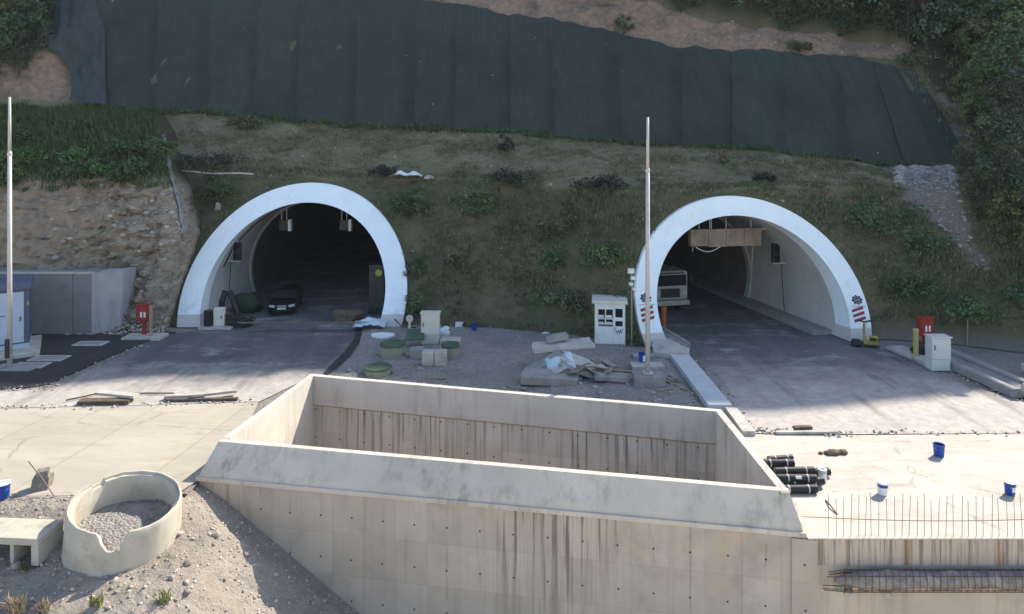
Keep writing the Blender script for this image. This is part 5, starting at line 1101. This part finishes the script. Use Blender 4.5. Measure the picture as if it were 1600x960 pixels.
# truck
p = Vector((9.55, 41.2, 0)); tr = thing('parked_truck', 'beige truck parked behind the left leg of the right portal', 'truck', p, R(12))
MB().b0(-1.15, 1.15, 0, 1.9, .75, 2.50).build('cab', M['truck'], tr, bevel=.12, seg=3)
MB().b0(-1.03, 1.03, -.035, -.002, 1.62, 2.28).build('windscreen', M['glass'], tr, bevel=.01); MB().b0(-.62, .62, -.03, -.002, .92, 1.46).build('grille', M['black'], tr, bevel=.01); MB().b0(-1.22, 1.22, -.14, .3, .45, .74).build('bumper', M['truck'], tr, bevel=.03)
for sx_ in (-1, 1):
    MB().box((sx_*.93, -.03, 1.15), (.3, .06, .24)).build('headlight', M['chrome'], tr, bevel=.02); MB().box((sx_*1.42, .1, 2.0), (.14, .12, .42)).build('mirror', M['black'], tr, bevel=.02); MB().box((sx_*.8, -.16, .6), (.3, .05, .12)).build('fog_lamp', M['chrome'], tr)
    for y in (.95, 5.2): wheel(tr, sx_*1.0, y, .48, .32)
MB().b0(-1.22, 1.22, 2.05, 7.2, 1.0, 2.3).build('load_bed', M['truck'], tr, bevel=.03); MB().b0(-.45, .45, 1.0, 7.0, .6, .98).build('chassis', M['dark_metal'], tr); MB().b0(-.9, .9, -.02, .0, 2.33, 2.43).build('sun_visor', M['dark_metal'], tr)

# ---------------------------------------------------------------- right side
p = at(1364, 543); cp = thing('plate_compactor', 'yellow plate compactor standing at the right foot of the right portal', 'compactor', (p.x, p.y+.2, 0), R(-20)); cp.scale = (.88, .88, .9)
MB().prism([(-.42, -.25), (.42, -.25), (.42, .25), (-.42, .25)], .02, .10).build('base_plate', M['dark_metal'], cp, bevel=.03); MB().b0(-.40, .36, -.2, .2, .11, .30).build('frame', M['yellow'], cp, bevel=.04)
MB().b0(-.05, .36, -.16, .16, .305, .58).build('engine', M['yellow'], cp, bevel=.05); MB().cyl((.18, -.19, .42), .1, .05, 14).build('starter', M['black'], cp); MB().b0(-.1, .2, -.2, -.165, .36, .5).build('air_filter', M['black'], cp)
MB().tube([(-.3, 0, .28), (-.36, 0, .9), (-.33, 0, 1.32)], .07, 8).build('handle_stem', M['yellow'], cp); MB().tube([(-.72, 0, 1.42), (-.33, 0, 1.32), (.12, 0, 1.46)], .05, 6).build('handlebar', M['black'], cp)
o = MB().lathe([(.001, 0), (.22, 0), (.28, .1), (.2, .3), (.001, .34)], n=12).build('black_sack', M['black'], loc=at(1338, 540)); tag(o, 'small black bag between the portal foot and the yellow compactor', 'bag')
o = MB().box((0, 0, .72), (.17, .15, 1.42)).box((0, 0, 1.36), (.2, .18, .10)).build('yellow_post', pm('pale_yellow_post', (.50, .38, .16), (.42, .32, .14), 4), loc=at(1431, 561)); tag(o, 'pale yellow post standing left of the right red hydrant box', 'post')
p = at(1455, 556); hydrant(p+Vector((.0, .5, .12)), 'bright red hydrant box behind the grey cabinet on the right', .15)
o = MB().rock((0, 0, .3), .42, 33, sq=(1, .7, .9)).build('black_bundle', M['black'], loc=at(1441, 558)+Vector((0, .15, 0)), smooth=True); tag(o, 'black bundle between the yellow post and the grey cabinet', 'bundle')
cabinet(at(1471, 580)+Vector((0, 0, 0)), .86, .5, 1.52, M['grey_cab'], 'light grey control cabinet at the edge of the right road', .5)
for (a, b, z_, lab) in (((1385, 545), (1425, 562), .10, 'first pale pavement slab right of the compactor'), ((1425, 560), (1452, 577), .12, 'pale pavement slab around the yellow post'),):
    A, B_ = at(*a), at(*b); c = (A+B_)/2; L_ = (B_-A).length; o = MB().box((0, .45, z_/2), (L_, .95, z_+.05)).build('pavement_slab', M['paleblock'], loc=c, rz=math.atan2(B_.y-A.y, B_.x-A.x), bevel=.02, rough=.012); tag(o, lab, 'slab')
# drainage channel
dc = thing('drain_channel', 'concrete drainage channel with rounded ends beside the right road', 'drain', (20.3, 27.2, 0)); cm = M['paleblock']
pr = [(-.32, 0), (-.30, .38), (-.22, .46), (-.02, .46), (.06, .38), (.10, 0)]
def run(name, x0, x1, y0, y1, mat, h=1.):
    m = MB(); G = [[Vector((x0+(x1-x0)*s+u, y0+(y1-y0)*s, z*h)) for u, z in pr] for s in np.linspace(0, 1, 10)]; m.grid(G); m.add(G[0], [tuple(range(6))]); m.add(G[-1], [tuple(range(6))]); return m.build(name, mat, dc, bevel=.03)
run('near_kerb', -.05, -.35, 0, 4.6, M['greyblock'], .8); run('far_kerb', 1.15, .85, .9, 5.8, M['greyblock'], .7); run('end_kerb', .6, .45, -1.3, .25, cm, 1.1)
m = MB(); m.grid([[Vector((-.2+.1*0, y, .10)), Vector((.3, y, .04)), Vector((.95, y, .22))] for y in np.linspace(0.1, 5.6, 6)]); m.build('channel_bed', M['greyblock'], dc)
o = MB().box((0, 0, .12), (.25, 2.6, .3)).build('kerb_stone', M['paleblock'], loc=(23.2, 29.2, .1), rz=.35, bevel=.02, rough=.01); tag(o, 'pale kerb stone on the dirt verge at the right edge above the channel', 'kerb stone')
o = MB().tube([(0, 0, 0), (.02, 0, 1.3)], .03, 6).build('marker_stake', M['wood'], loc=hill_at(1490, 545, 0, .6)[0]); tag(o, 'thin wooden marker stake on the verge right of the grey cabinet', 'stake')
# planks and rods on the road joint
def plank(x0, y0, x1, y1, w_, th, z, lab, mat='wood', name='plank'):
    A, B_ = at(x0, y0), at(x1, y1); L_ = (B_-A).length; o = MB().box((0, 0, 0), (L_, w_, th)).build(name, M[mat], loc=(A+B_)/2+Vector((0, 0, z)), rz=math.atan2(B_.y-A.y, B_.x-A.x), bevel=.008, rough=.015); o.rotation_euler.y = random.uniform(-.02, .02); tag(o, lab, 'plank'); return o
plank(153, 621, 213, 627, .34, .10, .20, 'pale broad plank on top of the dark wood at the left platform edge', 'paleblock'); plank(125, 630, 205, 629, .4, .14, .06, 'dark splintered plank under the pale broad plank at the left platform edge', 'debris'); plank(103, 628, 160, 615, .05, .05, .05, 'thin dark batten lying obliquely left of the pale broad plank', 'debris')
plank(200, 616, 272, 616, .05, .05, .04, 'thin dark batten behind the planks at the left platform edge', 'debris'); plank(258, 624, 320, 622, .22, .12, .10, 'weathered plank lying at the middle of the left road end', 'paleblock'); plank(300, 625, 370, 617, .20, .10, .16, 'weathered plank resting slantwise on its neighbour at the left road end', 'paleblock'); plank(260, 627, 372, 625, .16, .1, .04, 'dark plank beneath the two weathered planks at the left road end', 'debris')
plank(1212, 678, 1305, 678, .14, .09, .05, 'long timber at the joint of the right road and the platform', 'paleblock'); plank(1240, 673, 1268, 672, .2, .10, .09, 'short dark timber beside the long one at the right road joint', 'debris')
o = MB().rock((0, 0, .04), .16, 3, sq=(1.6, 1, .6)).rock((.32, .03, .04), .12, 5, sq=(1.5, 1, .6)).rock((-.4, 0, .02), .07, 6).build('mortar_crumbs', M['debris'], loc=at(1302, 709)); tag(o, 'brown mortar lumps on the pale platform behind the black rolls', 'mortar', kind='stuff')
# black membrane rolls
RB = M['black']
def roll(x, y, z, L_, r, rz, lab):
    p = at(x, y); root = thing('membrane_roll', lab, 'roll', (p.x, p.y, z+r), R(rz), 'black membrane rolls by the shaft')
    MB().lathe([(.03, -L_), (r*.97, -L_), (r, -L_+.02), (r, -.02), (r*.97, 0), (.05, 0), (.05, -.06), (.001, -.06)], n=20, M=Matrix.Rotation(R(90), 4, 'Y')).build('roll', RB, root, smooth=False)
    for k in (.22, .72): MB().lathe([(r+.003, -L_*k-.02), (r+.003, -L_*k+.02)], n=20, M=Matrix.Rotation(R(90), 4, 'Y')).build('strap', M['steel'], root)
    return root
r_ = .115
roll(1276, 770, 0, 1.15, r_, 2, 'front lowest of the black membrane rolls by the shaft'); q1 = roll(1275, 763, .17, 1.15, r_, -1, 'black roll with the white paper label lying on the front lowest roll')
MB().add([(-.62, -(r_+.004)*math.sin(a), (r_+.004)*math.cos(a)) for a in (.5, .9, 1.3)]+[(-.45, -(r_+.004)*math.sin(a), (r_+.004)*math.cos(a)) for a in (.5, .9, 1.3)], [(0, 1, 4, 3), (1, 2, 5, 4)]).build('paper_label', M['white'], q1)
roll(1286, 760, .05, 1.3, r_, 7, 'black roll directly behind the labelled one, its round end showing'); roll(1272, 756, .30, 1.2, r_*.9, 3, 'black roll topmost in the middle of the pile'); roll(1240, 744, .28, 1.0, r_, 0, 'black roll lying high at the left rear of the pile'); roll(1262, 746, .10, 1.2, r_*.85, -6, 'thin black roll in the rear middle of the pile'); roll(1296, 744, .02, 1.3, r_, 4, 'black roll at the rear right of the pile'); roll(1238, 735, .30, .8, r_*.8, 8, 'short black roll at the very back of the pile')
p = at(1285, 752); b2 = thing('membrane_roll', 'pale wrapped roll standing out at the right end of the black pile', 'roll', p, 0, 'black membrane rolls by the shaft'); MB().lathe([(.001, 0), (.12, 0), (.12, .36), (.08, .37), (.08, .3), (.001, .3)], n=18).build('roll', M['bag'], b2); MB().lathe([(.122, .26), (.13, .30), (.122, .34)], n=18).build('strap', M['steel'], b2)

# ---------------------------------------------------------------- foreground
base = ray(164, 868); rg = thing('concrete_ring', 'large broken precast concrete ring lying tilted on the gravel slope', 'concrete ring', base+Vector((-.02, .85, -.18))); rg.rotation_euler = (R(7), R(8), 0)
def ring_wall(ro, ri, h, n=120, m_=26):
    V = []; m = MB(); top = []
    for i in range(n):
        a = 2*math.pi*i/n; d = (math.degrees(a)+360) % 360
        z = h+.025*mn.noise(Vector((math.cos(a)*3, math.sin(a)*3, 0)))+.012*mn.noise(Vector((math.cos(a)*14, math.sin(a)*14, 2)))
        e = (d-287+180) % 360-180; z -= .46*max(0, 1-(abs(e)/14.5)**3)*(1+.5*mn.noise(Vector((d*.22, 0, 0)))) if abs(e) < 14.5 else 0     # bite in the front rim
        if 145 < d < 161: z -= .10
        top.append(z)
    rows = []
    for t_ in (0, .25, .5, .75, .93): rows.append([Vector((ro*(1.04-.04*t_)*math.cos(2*math.pi*i/n), ro*(1.04-.04*t_)*math.sin(2*math.pi*i/n), top[i]*t_)) for i in range(n)])
    for rr, dz in ((ro-.005, -.03), (ro-.02, 0), (ro-.06, .0), (ro-.065, -.07), (ri+.01, -.075), (ri, -.10)): rows.append([Vector((rr*math.cos(2*math.pi*i/n), rr*math.sin(2*math.pi*i/n), top[i]+dz)) for i in range(n)])
    for t_ in (.5, .0): rows.append([Vector((ri*math.cos(2*math.pi*i/n), ri*math.sin(2*math.pi*i/n), top[i]*t_)) for i in range(n)])
    for r_i, row in enumerate(rows):
        for i, p in enumerate(row): row[i] = p+Vector(mn.noise_vector(p*5))*.010
    m.grid(rows, closed=True); return m
rw_ = ring_wall(1.34, 1.20, 1.24).build('ring_wall', M['ringcon'], rg, smooth=True); e_ = rw_.modifiers.new('edge', 'EDGE_SPLIT'); e_.split_angle = R(40)
m = MB(); G = [[Vector((r*math.cos(a), r*math.sin(a), (.50-.10*r)+.06*mn.noise(Vector((r*math.cos(a)*2, r*math.sin(a)*2, 4)))+.03*mn.noise(Vector((r*math.cos(a)*9, r*math.sin(a)*9, 4))))) for a in np.linspace(0, 6.2832, 49)] for r in np.linspace(.01, 1.25, 16)]
m.grid(G); m.build('gravel_fill', M['gravel'], rg, smooth=True)
# channel block at the left edge
p = ray(38, 884); cb = thing('channel_block', 'pale concrete channel block lying upside down at the left edge', 'concrete block', (p.x, p.y+.4, p.z+.02), R(-4)); cb.scale = (.82, .82, .82); cm = M['ringcon']
MB().b0(-2.6, .52, -.55, .55, .62, .84).build('top_slab', cm, cb, bevel=.02, rough=.008); MB().b0(.28, .52, -.53, .53, .0, .616).build('end_leg', cm, cb, bevel=.02, rough=.008); MB().b0(-.42, -.30, -.5, .5, .02, .616).build('inner_rib', cm, cb, bevel=.01, rough=.008); MB().b0(-2.6, .276, .40, .54, .02, .616).build('back_wall', cm, cb)
MB().b0(-2.6, -2.4, -.5, .38, .02, .616).build('far_leg', cm, cb)
# concrete lump with rod
p = ray(65, 772); lp = thing('concrete_lump', 'upright broken concrete lump on the gravel behind the ring', 'lump', p, .3)
MB().b0(-.22, .20, -.17, .17, -.05, .50).build('base', M['lump'], lp, rough=.11); MB().b0(-.10, .16, -.13, .13, .47, .70).build('stub', M['lump'], lp, rough=.09)
o = MB().tube([p+Vector((-.32, -.1, 1.0)), p+Vector((.12, -.22, .62)), p+Vector((.85, -.6, .12))], .016, 6).build('steel_rod', M['rebar']); tag(o, 'thin steel rod leaning over the concrete lump towards the ring', 'rod')
for i, (x, y, r, lab) in enumerate(((24, 888, .12, 'grey stone beside the channel block'), (294, 882, .09, 'pale stone on the lit gravel right of the ring'), (268, 905, .07, 'flat pale stone below the ring on the lit gravel'), (338, 838, .12, 'stone in the shaded gully between ring and front wall'), (385, 868, .08, 'small pale stone in the shaded gully beside the front wall'))):
    p = ray(x, y); o = MB().rock((0, 0, r*.4), r, 40+i, sq=(1, .9, .8)).build('stone', M['stone_one'], loc=p); tag(o, lab, 'stone')
# sheet on the terrace and the pale rail
p, X, k = hill_at(637, 284, .9, 1.6); m = MB(); G = [[Vector((x, y, .12+.36*math.exp(-((x+.45)*3)**2-y*y*5)+.30*math.exp(-((x-.4)*2.6)**2-y*y*5)+.08*mn.noise(Vector((x*3, y*3, 2))))) for x in np.linspace(-1.05, 1.0, 26)] for y in np.linspace(-.5, .5, 12)]
m.grid(G).grid([[q_-Vector((0, 0, .02)) for q_ in r__] for r__ in G]); o = m.build('white_sheet', M['bag'], loc=p+Vector((0, -.2, .22)), smooth=True); tag(o, 'crumpled white sheet lying on the terrace edge above the left portal', 'sheet')
p2 = hill_at(671, 283, .9, 1.6)[0]; o = MB().rock((0, 0, .12), .24, 51, sq=(1.3, 1, .6)).build('pink_rag', pm('pale_pink_cloth', (.5, .38, .36)), loc=p2); tag(o, 'small pale pink rag right of the white sheet on the terrace', 'rag')
a_, b_ = hill_at(262, 270, .9, 1.6)[0], hill_at(400, 277, .9, 1.6)[0]; o = MB().tube([a_.lerp(b_, s)+Vector((0, -.25, .12+.05*math.sin(s*9))) for s in np.linspace(0, 1, 12)], .05, 6).build('pale_pipe', M['cream']); tag(o, 'thin pale pipe lying along the terrace edge above the left portal', 'pipe')
p3 = hill_at(344, 328, 0, 1.2)[0]; o = MB().rock((0, 0, .2), .26, 53, sq=(.8, .6, 1)).build('boulder', M['paleblock'], loc=p3); tag(o, 'pale boulder on the slope beside the left shoulder of the left portal', 'boulder')


# ---------------------------------------------------------------- thin valley haze
t = NT('haze_air'); pv = t.nd('ShaderNodeVolumePrincipled'); pv.inputs['Density'].default_value = .0002; pv.inputs['Color'].default_value = (.9, .95, 1, 1)
t.n.remove(t.b); t.ln(pv.outputs[0], t.n['Material Output'].inputs['Volume'])
tag(MB().b0(-130, 130, -22, 125, -5.9, 84).build('haze', t.mat), kind='stuff')
